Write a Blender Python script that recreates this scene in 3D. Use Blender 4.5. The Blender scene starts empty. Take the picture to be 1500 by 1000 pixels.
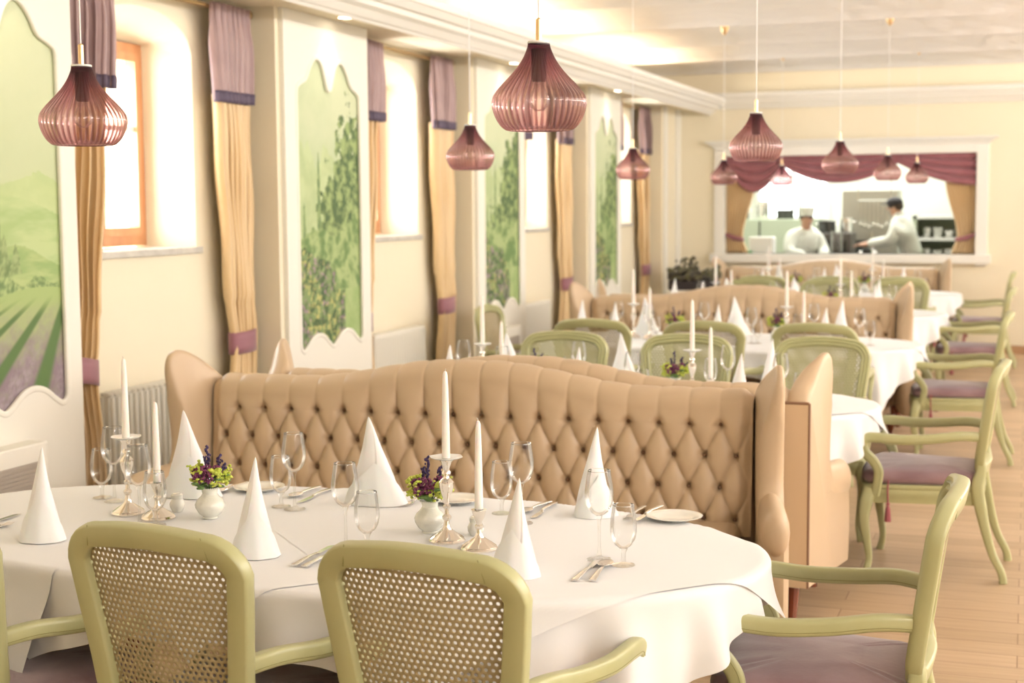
import bpy, bmesh, math, random
from mathutils import Vector, Matrix, noise
PI=math.pi
SC=bpy.context.scene
COL=SC.collection
R_=random.Random(7)

# ------------------------------------------------------------------ materials
MATS={}
def mat(name,col,rough=.5,metal=0,spec=.5,sheen=0,bump=None,var=None,trans=0,emit=None,coat=0,sss=0):
    m=bpy.data.materials.new(name); m.use_nodes=True; nt=m.node_tree; b=nt.nodes['Principled BSDF']
    b.inputs['Base Color'].default_value=(*col,1); b.inputs['Roughness'].default_value=rough
    b.inputs['Metallic'].default_value=metal; b.inputs['Specular IOR Level'].default_value=spec
    b.inputs['Sheen Weight'].default_value=sheen; b.inputs['Coat Weight'].default_value=coat
    if sss:
        b.inputs['Subsurface Weight'].default_value=sss; b.inputs['Subsurface Scale'].default_value=.02
    if emit:
        b.inputs['Emission Color'].default_value=(*emit[0],1); b.inputs['Emission Strength'].default_value=emit[1]
    tc=nt.nodes.new('ShaderNodeTexCoord')
    if var:   # (scale, second colour, [stretch])
        n=nt.nodes.new('ShaderNodeTexNoise'); n.inputs['Scale'].default_value=var[0]; n.inputs['Detail'].default_value=5
        mp=nt.nodes.new('ShaderNodeMapping'); mp.inputs['Scale'].default_value=var[2] if len(var)>2 else (1,1,1)
        nt.links.new(tc.outputs['Object'],mp.inputs[0]); nt.links.new(mp.outputs[0],n.inputs['Vector'])
        r=nt.nodes.new('ShaderNodeValToRGB'); r.color_ramp.elements[0].position=.35; r.color_ramp.elements[1].position=.68
        r.color_ramp.elements[0].color=(*col,1); r.color_ramp.elements[1].color=(*var[1],1)
        nt.links.new(n.outputs['Fac'],r.inputs[0]); nt.links.new(r.outputs[0],b.inputs['Base Color'])
    if bump:  # (scale, strength, distance)
        n=nt.nodes.new('ShaderNodeTexNoise'); n.inputs['Scale'].default_value=bump[0]; n.inputs['Detail'].default_value=6
        nt.links.new(tc.outputs['Object'],n.inputs['Vector'])
        bp=nt.nodes.new('ShaderNodeBump'); bp.inputs['Strength'].default_value=bump[1]; bp.inputs['Distance'].default_value=bump[2]
        nt.links.new(n.outputs['Fac'],bp.inputs['Height']); nt.links.new(bp.outputs[0],b.inputs['Normal'])
    MATS[name]=m; return m

wall_m=mat('cream_plaster',(.88,.80,.615),.85,bump=(9,.15,.01),var=(1.2,(.865,.785,.60)))
white_board=mat('white_board_paint',(.86,.83,.74),.55,bump=(40,.05,.002))
trim_m=mat('white_trim_paint',(.87,.85,.79),.5,bump=(30,.04,.002))
ceil_m=mat('white_plaster_ceiling',(.87,.855,.83),.9,bump=(4,.9,.05))
leather=mat('tan_leather',(.55,.41,.262),.40,spec=.45,bump=(420,.06,.001),var=(3,(.57,.425,.277)))
leather_dk=mat('brown_piping',(.22,.12,.07),.5)
mahog=mat('mahogany',(.16,.035,.015),.25,coat=.4,var=(12,(.22,.06,.025),(1,1,.2)))
green=mat('sage_green_lacquer',(.42,.415,.205),.38,spec=.5,coat=.15,var=(9,(.455,.45,.235),(1,1,.4)))
dark_line_m=mat('joint_and_groove_shade',(.25,.24,.09),.6)  # dark tone for joints, and for shade drawn along the arms
cane_m=mat('woven_cane',(.33,.265,.14),.55,var=(60,(.38,.31,.17)),bump=(300,.3,.001))
cane_lit=mat('lit_green_cane',(.46,.455,.26),.5,bump=(500,.5,.002))  # greenish cane front, colour lightened to carry the light on camera-facing chairs
velvet=mat('plum_velvet',(.235,.135,.15),.75,sheen=.6,var=(7,(.33,.21,.225)),bump=(60,.2,.004))
tassel_m=mat('rose_tassel',(.33,.08,.09),.7,sheen=.4,bump=(200,.6,.003))
cloth_m=mat('white_damask',(.86,.86,.865),.8,sheen=.1,var=(4,(.88,.88,.885)),bump=(900,.05,.0005))
over_m=mat('white_linen',(.87,.875,.88),.75,sheen=.1,bump=(1100,.05,.0005))
napk=mat('white_napkin',(.88,.87,.86),.8,sheen=.2,bump=(700,.08,.0008),sss=.1)
porc=mat('white_porcelain',(.85,.83,.75),.18,coat=.6)
vase_m=mat('ribbed_porcelain',(.80,.79,.70),.22,coat=.5,bump=(160,.35,.003))
silver=mat('polished_silver',(.88,.83,.76),.12,metal=1,bump=(25,.08,.002))
steel=mat('cutlery_steel',(.80,.77,.73),.16,metal=1)
steel_k=mat('kitchen_steel',(.46,.44,.38),.35,metal=.7)
wax=mat('ivory_wax',(.90,.87,.80),.45,sss=.3)
wick_m=mat('wick',(.75,.7,.6),.9)
mauve=mat('mauve_taffeta',(.34,.225,.225),.5,sheen=.3,bump=(150,.1,.002),var=(6,(.40,.275,.27)))
navy=mat('navy_band',(.095,.07,.115),.6)
drape_m=mat('gold_taffeta',(.72,.50,.24),.48,sheen=.3,bump=(40,.12,.003),var=(5,(.80,.60,.34),(1,1,.3)))
tie_m=mat('plum_tieback',(.30,.12,.15),.55,sheen=.4)
swag_m=mat('burgundy_swag',(.27,.085,.10),.5,sheen=.5,var=(8,(.33,.12,.14)))
brass=mat('aged_brass',(.55,.40,.20),.3,metal=1)
brass_l=mat('pale_brass',(.85,.62,.34),.3,metal=.85)
winwood=mat('varnished_pine',(.56,.24,.10),.35,coat=.3,var=(14,(.64,.31,.14),(1,1,.15)))
sill_m=mat('grey_marble',(.52,.50,.45),.3,var=(15,(.62,.60,.54)))
rad_m=mat('radiator_enamel',(.82,.79,.70),.35)
louver_m=mat('grey_louver',(.42,.37,.31),.5)
cord_m=mat('white_cord',(.85,.84,.82),.5)
bulb_m=mat('warm_bulb',(.9,.8,.65),.2,emit=((1,.75,.5),1.2))
lime=mat('lime_petals',(.50,.60,.06),.7,var=(50,(.68,.72,.15)))
purplef=mat('purple_petals',(.16,.035,.10),.7,var=(70,(.30,.07,.17)))
lavf=mat('lavender_buds',(.055,.035,.11),.8)
leaf=mat('green_leaf',(.10,.19,.05),.55,var=(30,(.16,.27,.07)))
darkplant=mat('dark_heather',(.07,.06,.06),.8,var=(20,(.16,.15,.06)))
skin_m=mat('skin',(.62,.36,.25),.55,sss=.1)
jacket=mat('chef_cotton',(.78,.80,.74),.8,bump=(14,.4,.02))
trousers=mat('dark_trousers',(.06,.06,.07),.8)
cap_m=mat('black_cap',(.03,.025,.03),.7)
kwall=mat('kitchen_white_tiles',(.82,.83,.74),.4)
kgreen=mat('sage_kitchen_panel',(.42,.47,.35),.5)
kdark=mat('dark_oven_glass',(.05,.05,.045),.2)
kfloor=mat('kitchen_floor_tiles',(.45,.42,.36),.5)
brightgreen=mat('green_crate_plastic',(.03,.30,.06),.5)
dish_m=mat('white_dish',(.85,.85,.82),.25)

def glassmat(name,tint,edge=.75,rough=.02):
    m=bpy.data.materials.new(name); m.use_nodes=True; nt=m.node_tree; nt.nodes.clear()
    o=nt.nodes.new('ShaderNodeOutputMaterial'); t=nt.nodes.new('ShaderNodeBsdfTransparent'); g=nt.nodes.new('ShaderNodeBsdfGlossy')
    t.inputs[0].default_value=(*tint,1); g.inputs['Roughness'].default_value=rough; g.inputs[0].default_value=(1,1,1,1)
    lw=nt.nodes.new('ShaderNodeLayerWeight'); lw.inputs['Blend'].default_value=.28
    mx=nt.nodes.new('ShaderNodeMixShader'); mm=nt.nodes.new('ShaderNodeMath'); mm.operation='MULTIPLY'; mm.inputs[1].default_value=edge
    nt.links.new(lw.outputs['Fresnel'],mm.inputs[0]); nt.links.new(mm.outputs[0],mx.inputs[0])
    nt.links.new(t.outputs[0],mx.inputs[1]); nt.links.new(g.outputs[0],mx.inputs[2]); nt.links.new(mx.outputs[0],o.inputs[0])
    return m
glass_m=glassmat('clear_glass',(.965,.965,.955),.8)
pane_m=glassmat('window_glass',(.98,.99,.99),.3)
stem_m=glassmat('solid_glass',(.975,.975,.97),.45)

rim_m=glassmat('glass_rim',(.9,.9,.88),2.2)
foot_m=glassmat('glass_foot',(.97,.97,.96),.7)
def shade_mat():
    m=bpy.data.materials.new('plum_ribbed_glass'); m.use_nodes=True; nt=m.node_tree; nt.nodes.clear(); N=nt.nodes.new; L=nt.links.new
    o=N('ShaderNodeOutputMaterial'); tc=N('ShaderNodeTexCoord'); sx=N('ShaderNodeSeparateXYZ'); L(tc.outputs['Object'],sx.inputs[0])
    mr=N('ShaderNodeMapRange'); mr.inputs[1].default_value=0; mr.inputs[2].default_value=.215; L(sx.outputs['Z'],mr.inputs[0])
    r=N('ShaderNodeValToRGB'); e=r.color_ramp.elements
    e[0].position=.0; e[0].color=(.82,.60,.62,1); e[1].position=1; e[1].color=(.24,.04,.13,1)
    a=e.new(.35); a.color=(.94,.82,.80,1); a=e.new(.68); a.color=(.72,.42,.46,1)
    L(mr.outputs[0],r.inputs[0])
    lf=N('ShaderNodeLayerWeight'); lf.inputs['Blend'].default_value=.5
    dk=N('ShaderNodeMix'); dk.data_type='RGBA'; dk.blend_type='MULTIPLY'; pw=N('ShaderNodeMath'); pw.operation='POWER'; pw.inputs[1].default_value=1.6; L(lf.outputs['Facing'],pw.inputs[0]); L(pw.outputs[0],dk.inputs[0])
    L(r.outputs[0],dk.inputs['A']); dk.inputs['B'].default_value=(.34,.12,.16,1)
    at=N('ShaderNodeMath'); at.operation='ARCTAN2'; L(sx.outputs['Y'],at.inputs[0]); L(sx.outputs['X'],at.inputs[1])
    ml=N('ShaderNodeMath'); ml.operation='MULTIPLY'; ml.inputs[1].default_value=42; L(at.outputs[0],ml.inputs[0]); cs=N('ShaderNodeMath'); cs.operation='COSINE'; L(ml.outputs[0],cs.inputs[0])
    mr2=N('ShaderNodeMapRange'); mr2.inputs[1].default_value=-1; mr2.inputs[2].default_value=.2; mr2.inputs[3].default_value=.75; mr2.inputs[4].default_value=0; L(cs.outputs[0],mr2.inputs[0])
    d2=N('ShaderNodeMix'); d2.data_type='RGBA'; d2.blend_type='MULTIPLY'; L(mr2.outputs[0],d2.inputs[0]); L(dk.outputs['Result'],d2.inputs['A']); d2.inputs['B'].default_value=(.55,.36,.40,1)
    t=N('ShaderNodeBsdfTransparent'); L(d2.outputs['Result'],t.inputs[0])
    g=N('ShaderNodeBsdfGlossy'); g.inputs['Roughness'].default_value=.06; g.inputs[0].default_value=(1,.95,.93,1)
    tl=N('ShaderNodeBsdfTranslucent'); L(r.outputs[0],tl.inputs[0])
    m1=N('ShaderNodeMixShader'); m1.inputs[0].default_value=.16; L(t.outputs[0],m1.inputs[1]); L(tl.outputs[0],m1.inputs[2])
    lw=N('ShaderNodeLayerWeight'); lw.inputs['Blend'].default_value=.35
    mm=N('ShaderNodeMath'); mm.operation='MULTIPLY'; mm.inputs[1].default_value=.9; L(lw.outputs['Fresnel'],mm.inputs[0])
    m2=N('ShaderNodeMixShader'); L(mm.outputs[0],m2.inputs[0]); L(m1.outputs[0],m2.inputs[1]); L(g.outputs[0],m2.inputs[2]); L(m2.outputs[0],o.inputs[0])
    return m
shade_m=shade_mat()

def floor_mat():
    m=mat('oak_planks',(.5,.3,.15),.42); nt=m.node_tree; N=nt.nodes.new; L=nt.links.new; b=nt.nodes['Principled BSDF']
    tc=N('ShaderNodeTexCoord'); br=N('ShaderNodeTexBrick'); br.inputs['Scale'].default_value=1
    br.inputs['Brick Width'].default_value=1.9; br.inputs['Row Height'].default_value=.15; br.inputs['Mortar Size'].default_value=.0022
    br.inputs['Color1'].default_value=(.41,.285,.165,1); br.inputs['Color2'].default_value=(.55,.395,.25,1); br.inputs['Mortar'].default_value=(.24,.14,.07,1)
    br.offset=.37; br.inputs['Bias'].default_value=0
    L(tc.outputs['Object'],br.inputs['Vector'])
    n=N('ShaderNodeTexNoise'); n.inputs['Scale'].default_value=3; n.inputs['Detail'].default_value=8; mp=N('ShaderNodeMapping'); mp.inputs['Scale'].default_value=(1,14,1)
    L(tc.outputs['Object'],mp.inputs[0]); L(mp.outputs[0],n.inputs['Vector'])
    mx=N('ShaderNodeMix'); mx.data_type='RGBA'; mx.blend_type='MULTIPLY'; mx.inputs[0].default_value=.45
    r=N('ShaderNodeValToRGB'); r.color_ramp.elements[0].position=.3; r.color_ramp.elements[0].color=(.62,.55,.48,1); r.color_ramp.elements[1].position=.62; r.color_ramp.elements[1].color=(1,1,1,1)
    L(n.outputs['Fac'],r.inputs[0]); L(br.outputs['Color'],mx.inputs['A']); L(r.outputs[0],mx.inputs['B']); L(mx.outputs['Result'],b.inputs['Base Color'])
    bp=N('ShaderNodeBump'); bp.inputs['Strength'].default_value=.2; bp.inputs['Distance'].default_value=.002; L(br.outputs['Fac'],bp.inputs['Height']); bp.invert=True; L(bp.outputs[0],b.inputs['Normal'])
    return m
floor_m=floor_mat()
def vc_mat():
    m=mat('mural_paint',(.4,.5,.3),.7); nt=m.node_tree; a=nt.nodes.new('ShaderNodeVertexColor'); a.layer_name='paint'
    nt.links.new(a.outputs[0],nt.nodes['Principled BSDF'].inputs['Base Color']); return m
mural_m=vc_mat()

# ------------------------------------------------------------------ mesh helpers
class MB:
    def __init__(s): s.v=[]; s.f=[]
    def add(s,vs,fs):
        o=len(s.v); s.v+= [tuple(v) for v in vs]; s.f+=[tuple(i+o for i in f) for f in fs]; return s
    def box(s,x0,x1,y0,y1,z0,z1):
        return s.add([(x,y,z) for x in (x0,x1) for y in (y0,y1) for z in (z0,z1)],[(0,1,3,2),(4,6,7,5),(0,4,5,1),(2,3,7,6),(0,2,6,4),(1,5,7,3)])
    def lathe(s,prof,seg=24,c=(0,0,0),rf=None,cap=False,ax=None):
        vs=[];fs=[]
        for i,(r,z) in enumerate(prof):
            for k in range(seg):
                a=2*PI*k/seg; rr=r*(rf(a,z) if rf else 1); vs.append((c[0]+rr*math.cos(a),c[1]+rr*math.sin(a),c[2]+z))
        for i in range(len(prof)-1):
            for k in range(seg):
                k2=(k+1)%seg; fs.append((i*seg+k,i*seg+k2,(i+1)*seg+k2,(i+1)*seg+k))
        if cap: fs.append(tuple(range(seg))[::-1]); fs.append(tuple((len(prof)-1)*seg+k for k in range(seg)))
        if ax is not None:
            vs=[ax@Vector(v) for v in vs]
        return s.add(vs,fs)
    def tube(s,pts,rad,seg=8,closed=False,cap=True):
        pts=[Vector(p) for p in pts]; n=len(pts); vs=[];fs=[]
        up=None
        for i,p in enumerate(pts):
            if closed: t=(pts[(i+1)%n]-pts[i-1])
            else: t=pts[min(i+1,n-1)]-pts[max(i-1,0)]
            t.normalize()
            if up is None:
                up=Vector((0,0,1)) if abs(t.z)<.9 else Vector((1,0,0))
            a=(up-t*up.dot(t)).normalized(); b=t.cross(a); up=a
            r=rad[i] if hasattr(rad,'__len__') else rad
            for k in range(seg):
                th=2*PI*k/seg; vs.append(p+a*math.cos(th)*r+b*math.sin(th)*r)
        m=n if closed else n-1
        for i in range(m):
            j=(i+1)%n
            for k in range(seg):
                k2=(k+1)%seg; fs.append((i*seg+k,i*seg+k2,j*seg+k2,j*seg+k))
        if cap and not closed: fs.append(tuple(range(seg))[::-1]); fs.append(tuple((n-1)*seg+k for k in range(seg)))
        return s.add(vs,fs)
    def sweep(s,pts,prof,side,closed=False,scale=None,cap=True):
        """prof: list of (a,b): a along 'side' normal (in-plane), b along the other. side(i,t)->vector approx for b axis"""
        pts=[Vector(p) for p in pts]; n=len(pts); m=len(prof); vs=[];fs=[]
        for i,p in enumerate(pts):
            if closed: t=(pts[(i+1)%n]-pts[i-1])
            else: t=pts[min(i+1,n-1)]-pts[max(i-1,0)]
            t.normalize(); bb=Vector(side(i)) if callable(side) else Vector(side)
            bb=(bb-t*bb.dot(t)).normalized(); aa=t.cross(bb)
            sc=scale[i] if scale else (1,1)
            if not hasattr(sc,'__len__'): sc=(sc,sc)
            for a,b in prof: vs.append(p+aa*a*sc[0]+bb*b*sc[1])
        for i in range(n if closed else n-1):
            j=(i+1)%n
            for k in range(m):
                k2=(k+1)%m; fs.append((i*m+k,i*m+k2,j*m+k2,j*m+k))
        if cap and not closed: fs.append(tuple(range(m))[::-1]); fs.append(tuple((n-1)*m+k for k in range(m)))
        return s.add(vs,fs)
    def grid(s,nu,nv,fn,closeu=False):
        vs=[fn(i/(nu if closeu else nu-1),j/(nv-1)) for j in range(nv) for i in range(nu)]
        fs=[]
        for j in range(nv-1):
            for i in range(nu if closeu else nu-1):
                i2=(i+1)%nu; fs.append((j*nu+i,j*nu+i2,(j+1)*nu+i2,(j+1)*nu+i))
        return s.add(vs,fs)
    def blob(s,c,r,sub=1,sq=(1,1,1),jit=0,rnd=R_):
        bm=bmesh.new(); bmesh.ops.create_icosphere(bm,subdivisions=sub,radius=1)
        vs=[]
        for v in bm.verts:
            k=1+jit*(rnd.random()-.5); vs.append((c[0]+v.co.x*r*sq[0]*k,c[1]+v.co.y*r*sq[1]*k,c[2]+v.co.z*r*sq[2]*k))
        fs=[tuple(v.index for v in f.verts) for f in bm.faces]; bm.free(); return s.add(vs,fs)
    def mesh(s,name,m,smooth=True,norm=True,angle=None):
        me=bpy.data.meshes.new(name); me.from_pydata(s.v,[],s.f); me.validate()
        bm=bmesh.new(); bm.from_mesh(me)
        if norm: bmesh.ops.recalc_face_normals(bm,faces=bm.faces)
        for f in bm.faces: f.smooth=smooth
        if angle is not None:
            for e in bm.edges:
                if len(e.link_faces)==2 and e.calc_face_angle(0)>math.radians(angle): e.smooth=False
        bm.to_mesh(me); bm.free(); me.materials.append(m); return me
    def build(s,name,m,parent=None,smooth=True,angle=35,bevel=0,segs=3,norm=True,loc=None):
        me=s.mesh(name,m,smooth,norm,angle); o=bpy.data.objects.new(name,me); COL.objects.link(o)
        if parent: o.parent=parent
        if loc: o.location=loc
        if bevel:
            b=o.modifiers.new('bevel','BEVEL'); b.width=bevel; b.segments=segs; b.limit_method='ANGLE'; b.angle_limit=math.radians(40); b.harden_normals=False
        return o
def tag(o,label=None,cat=None,group=None,kind=None):
    if label: o['label']=label
    if cat: o['category']=cat
    if group: o['group']=group
    if kind: o['kind']=kind
    return o
def empty(name,loc=(0,0,0),rz=0,label=None,cat=None,group=None,parent=None):
    o=bpy.data.objects.new(name,None); COL.objects.link(o); o.location=loc; o.rotation_euler=(0,0,rz); o.empty_display_size=.05
    if parent: o.parent=parent
    return tag(o,label,cat,group)
KIDS={}
def kids(o): return [c for c in bpy.data.objects if c.parent==o]
def copy_tree(o,loc,rz=None,label=None,scale=None,skip=()):
    if o.name not in KIDS: KIDS[o.name]=[(c,kids(c)) for c in kids(o)]
    r=o.copy(); COL.objects.link(r); r.location=loc
    if rz is not None: r.rotation_euler=(0,0,rz)
    if scale: r.scale=scale if hasattr(scale,'__len__') else (scale,)*3
    if label: r['label']=label
    for c,gs in KIDS[o.name]:
        if c.name.split('.')[0] in skip: continue
        d=c.copy(); COL.objects.link(d); d.parent=r
        for g in gs: e=g.copy(); COL.objects.link(e); e.parent=d
    return r
def struct(o): o['kind']='structure'; return o
def sstep(a,b,x):
    t=max(0,min(1,(x-a)/(b-a))); return t*t*(3-2*t)
def lerp(a,b,t): return a+(b-a)*t
def rrect(w,h,r,n=4):
    """rounded rect profile, centred"""
    out=[]
    for cx,cy,a0 in ((w/2-r,h/2-r,0),(-w/2+r,h/2-r,90),(-w/2+r,-h/2+r,180),(w/2-r,-h/2+r,270)):
        for k in range(n+1):
            a=math.radians(a0+90*k/n); out.append((cx+r*math.cos(a),cy+r*math.sin(a)))
    return out
def spline(P,n=8):
    P=[Vector(p) for p in P]; out=[]
    for i in range(len(P)-1):
        p0=P[max(i-1,0)];p1=P[i];p2=P[i+1];p3=P[min(i+2,len(P)-1)]
        for k in range(n):
            t=k/n; out.append(.5*((2*p1)+(p2-p0)*t+(2*p0-5*p1+4*p2-p3)*t*t+(3*p1-p0-3*p2+p3)*t**3))
    out.append(P[-1]); return out

# ------------------------------------------------------------------ setting
WP=-3.95; WR=-4.20; YB=17.3; CZ=3.22; SOF=2.80
BAY0,BAYW,BAYP=5.46,1.87,3.04   # first window bay start, width, pitch
mb=MB(); mb.box(-4.3,4.2,-3.2,YB,-.06,0); struct(mb.build('floor',floor_m,smooth=False))
# left wall: piers + recesses with arched niches
mb=MB(); NICHE=[]
def pier(y0,y1): mb.box(-4.75,WP,y0,y1,0,SOF+.0)
pier(4.40,BAY0)
for k in range(4):
    y0=BAY0+BAYP*k; y1=y0+BAYW; yc=6.40+BAYP*k; hw=.47
    pier(y1,min(y0+BAYP,YB) if k<3 else YB)
    NICHE.append(yc)
    zs=1.49
    def htop(y): 
        t=min(1,abs(y-yc)/hw); return 2.50+.20*math.sqrt(max(0,1-t*t))
    # solid below, at both sides and above the niche
    mb.box(-4.75,WR,y0,y1,0,zs-.03)
    mb.box(-4.75,WR,y0,yc-hw,zs-.03,SOF); mb.box(-4.75,WR,yc+hw,y1,zs-.03,SOF)
    n=28; vs=[];fs=[]
    for i in range(n+1):
        y=yc-hw+2*hw*i/n; yb=yc+(y-yc)*.90
        zt=htop(y) if 0<i<n else 2.50
        vs+= [(WR,y,zt),(WR,y,SOF),(-4.52,yb,2.56),(-4.75,yb,2.56)]
    for i in range(n):
        a=i*4;b=a+4; fs+=[(a,b,b+1,a+1),(a,a+2,b+2,b),(a+2,a+3,b+3,b+2)]
    mb.add(vs,fs)
    for sgn in (-1,1):   # splayed reveals
        y=yc+sgn*hw; yb=yc+sgn*hw*.9
        mb.add([(WR,y,zs-.03),(WR,y,2.5),(-4.52,yb,2.56),(-4.52,yb,zs-.03),(-4.75,yb,2.56),(-4.75,yb,zs-.03)],[(0,1,2,3),(3,2,4,5)])
struct(mb.build('wall_left',wall_m,smooth=False))
# window frames, sills
for k,yc in enumerate(NICHE):
    w=empty('window_%d'%(k+1)); struct(w)
    f=MB(); X=-4.50; h=.435; z0,z1=1.50,2.56
    for a in ((yc-h,yc-h+.05,z0,z1),(yc+h-.05,yc+h,z0,z1),(yc-h+.05,yc+h-.05,z0,z0+.05),(yc-h+.05,yc+h-.05,z1-.05,z1)): f.box(X-.05,X+.02,*a)
    fo=f.build('window_frame',winwood,w,smooth=False)
    f=MB(); h2=h-.055
    for s in (-1,1):
        a0,a1=(yc-h2,yc-.002) if s<0 else (yc+.002,yc+h2)
        for a in ((a0,a0+.035,z0+.05,z1-.05),(a1-.035,a1,z0+.05,z1-.05),(a0+.035,a1-.035,z0+.05,z0+.095),(a0+.035,a1-.035,z1-.095,z1-.05)): f.box(X-.03,X+.035,*a)
    f.build('sash',winwood,w,smooth=False)
    f=MB()
    for s in (-1,1):
        a0,a1=(yc-h2+.035,yc-.037) if s<0 else (yc+.037,yc+h2-.035)
        f.box(X-.012,X+.018,a0,a1,2.10,2.125)
    f.build('glazing_bar',trim_m,w,smooth=False)
    f=MB(); f.box(X-.004,X,yc-h2+.04,yc+h2-.04,z0+.09,z1-.09); f.build('window_pane',pane_m,w,smooth=False)
    s=MB(); s.box(-4.49,WR+.025,yc-.50,yc+.50,1.455,1.49); o=s.build('windowsill',sill_m,w,smooth=False,bevel=.004)
# soffit and cornices
mb=MB(); mb.box(-4.75,-3.58,-3.2,YB,SOF,SOF+.06); struct(mb.build('ceiling_soffit',wall_m,smooth=False)).name='trim_1'
prof=[(0,.0),(-.0,-.055),(.03,-.065),(.045,-.05),(.06,-.045),(.10,-.01),(.14,.005),(.15,.03),(.185,.035),(.22,.07),(.235,.075),(.235,.115),(.02,.115),(.0,.06)]
def cornice(name,p0,p1,out):
    m=MB(); vs=[]; 
    for P in (p0,p1):
        for a,b in prof: vs.append((P[0]+out[0]*a,P[1]+out[1]*a,P[2]+b))
    n=len(prof); fs=[(i,(i+1)%n,n+(i+1)%n,n+i) for i in range(n)]; m.add(vs,fs); return struct(m.build(name,trim_m,smooth=False))
cornice('trim_2',(-3.60,-3.2,SOF),(-3.60,YB-.0,SOF),(1,0))
mb=MB(); mb.box(-3.62,4.2,YB-.04,YB+.3,2.86,2.90)
cornice('trim_3',(-3.65,YB-.0,2.86),(4.2,YB-.0,2.86),(0,-.9))
# ceiling with ridge beams (shallow plaster barrels between)
mb=MB(); NX,NY=2,190
def cz(y):
    p=((y-.6)%1.5)/1.5; return CZ+.05*math.sin(PI*p)-.025*(1 if (p<.03 or p>.97) else 0)
ys=[-3.2+ (YB+3.2)*i/260 for i in range(261)]
vs=[];fs=[]
for y in ys: vs+=[(-4.75,y,cz(y)),(4.2,y,cz(y))]
for i in range(260): fs.append((2*i,2*i+1,2*i+3,2*i+2))
mb.add(vs,fs); mb.box(-4.75,4.2,-3.2,YB+.3,CZ+.1,CZ+.2)
struct(mb.build('ceiling',ceil_m,smooth=True,angle=20,norm=False))
mb=MB(); mb.box(-4.75,4.2,-3.3,-3.2,0,CZ+.1); struct(mb.build('wall_near',wall_m,smooth=False))
mb=MB(); mb.box(4.2,4.4,-3.3,YB+.3,0,.75); mb.box(4.2,4.4,-3.3,YB+.3,2.75,CZ+.1)
for y in (-3.3,.9,5.1,9.3,13.5,17.2): mb.box(4.2,4.4,y,y+.4,.75,2.75)
struct(mb.build('wall_right',wall_m,smooth=False))
# upper strip of wall between soffit and ceiling (behind the cove)
mb=MB(); mb.box(-4.75,-4.3,-3.2,YB,SOF+.06,CZ+.1); struct(mb.build('wall_left_upper',wall_m,smooth=False))
mb=MB(); mb.box(-4.75,WP,-3.2,4.40,0,SOF); struct(mb.build('wall_left_near',wall_m,smooth=False))
# back wall with serving hatch
OX0,OX1,OZ0,OZ1=-3.386,-.556,1.105,2.245
mb=MB(); mb.box(-4.75,OX0,YB,YB+.3,0,CZ+.1); mb.box(OX1,4.2,YB,YB+.3,0,CZ+.1); mb.box(OX0,OX1,YB,YB+.3,0,OZ0); mb.box(OX0,OX1,YB,YB+.3,OZ1,CZ+.1)
struct(mb.build('wall_back',wall_m,smooth=False))
mb=MB(); t=.13
for a in ((OX0-t,OX0,OZ0-t,OZ1+t),(OX1,OX1+t,OZ0-t,OZ1+t),(OX0,OX1,OZ1,OZ1+t)): mb.box(a[0],a[1],YB-.04,YB+.02,a[2],a[3])
mb.box(OX0-.17,OX1+.17,YB-.09,YB+.3,OZ0-.10,OZ0)
mb.box(OX0-t-.02,OX1+t+.02,YB-.06,YB,OZ1+t-.03,OZ1+t); mb.box(OX0-t-.06,OX1+t+.06,YB-.10,YB,OZ1+t,OZ1+t+.025); mb.box(OX0-t-.10,OX1+t+.10,YB-.13,YB,OZ1+t+.025,OZ1+t+.05)
struct(mb.build('trim_4',trim_m,smooth=False,bevel=.006))
mb=MB(); mb.box(-3.95,4.2,YB-.018,YB,0,.09); struct(mb.build('baseboard_back',mat('oak_skirting',(.42,.24,.12),.5),smooth=False))
# kitchen beyond
mb=MB(); mb.box(-5.2,1.2,21.6,21.7,0,3.1); mb.box(-5.3,-5.2,YB+.3,21.7,0,3.1); mb.box(1.2,1.3,YB+.3,21.7,0,3.1)
struct(mb.build('wall_kitchen',kwall,smooth=False))
mb=MB(); mb.box(-5.3,1.3,YB,21.7,-.06,0.001); struct(mb.build('floor_kitchen',kfloor,smooth=False))
mb=MB(); mb.box(-5.3,1.3,YB+.3,21.7,3.1,3.2); struct(mb.build('ceiling_kitchen',kwall,smooth=False))

# ------------------------------------------------------------------ murals and pier boards
HALF=.4225; 
def outline(n=10):
    """painting outline in local (y,z), counter-clockwise from bottom-left"""
    top=[(-HALF,2.32),(-HALF+.01,2.375),(-.36,2.405),(-.30,2.43),(-.25,2.50),(-.19,2.552),(-.13,2.556),(-.08,2.52),(-.045,2.45),(-.02,2.395),(0,2.385),(.02,2.395),(.045,2.45),(.08,2.52),(.13,2.556),(.19,2.552),(.25,2.50),(.30,2.43),(.36,2.405),(HALF-.01,2.375),(HALF,2.32)]
    bot=[(HALF,.95),(HALF-.005,.885),(.38,.862),(.33,.885),(.26,.93),(.19,.945),(.12,.93),(.06,.89),(.0,.862),(-.06,.89),(-.12,.93),(-.19,.945),(-.26,.93),(-.33,.885),(-.38,.862),(-HALF+.005,.885),(-HALF,.95)]
    a=[(p.x,p.y) for p in spline([(x,z,0) for x,z in top],4)]; b=[(p.x,p.y) for p in spline([(x,z,0) for x,z in bot],4)]
    return a+b
OUT=outline()
def zlim(y):
    """top / bottom z of painting at local y"""
    zt=2.3;zb=1.0; n=len(OUT); best=[]
    for i in range(n):
        (x1,z1),(x2,z2)=OUT[i],OUT[(i+1)%n]
        if (x1-y)*(x2-y)<=0 and abs(x1-x2)>1e-9:
            best.append(z1+(z2-z1)*(y-x1)/(x2-x1))
    return (max(best),min(best)) if len(best)>=2 else (zt,zb)
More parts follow.
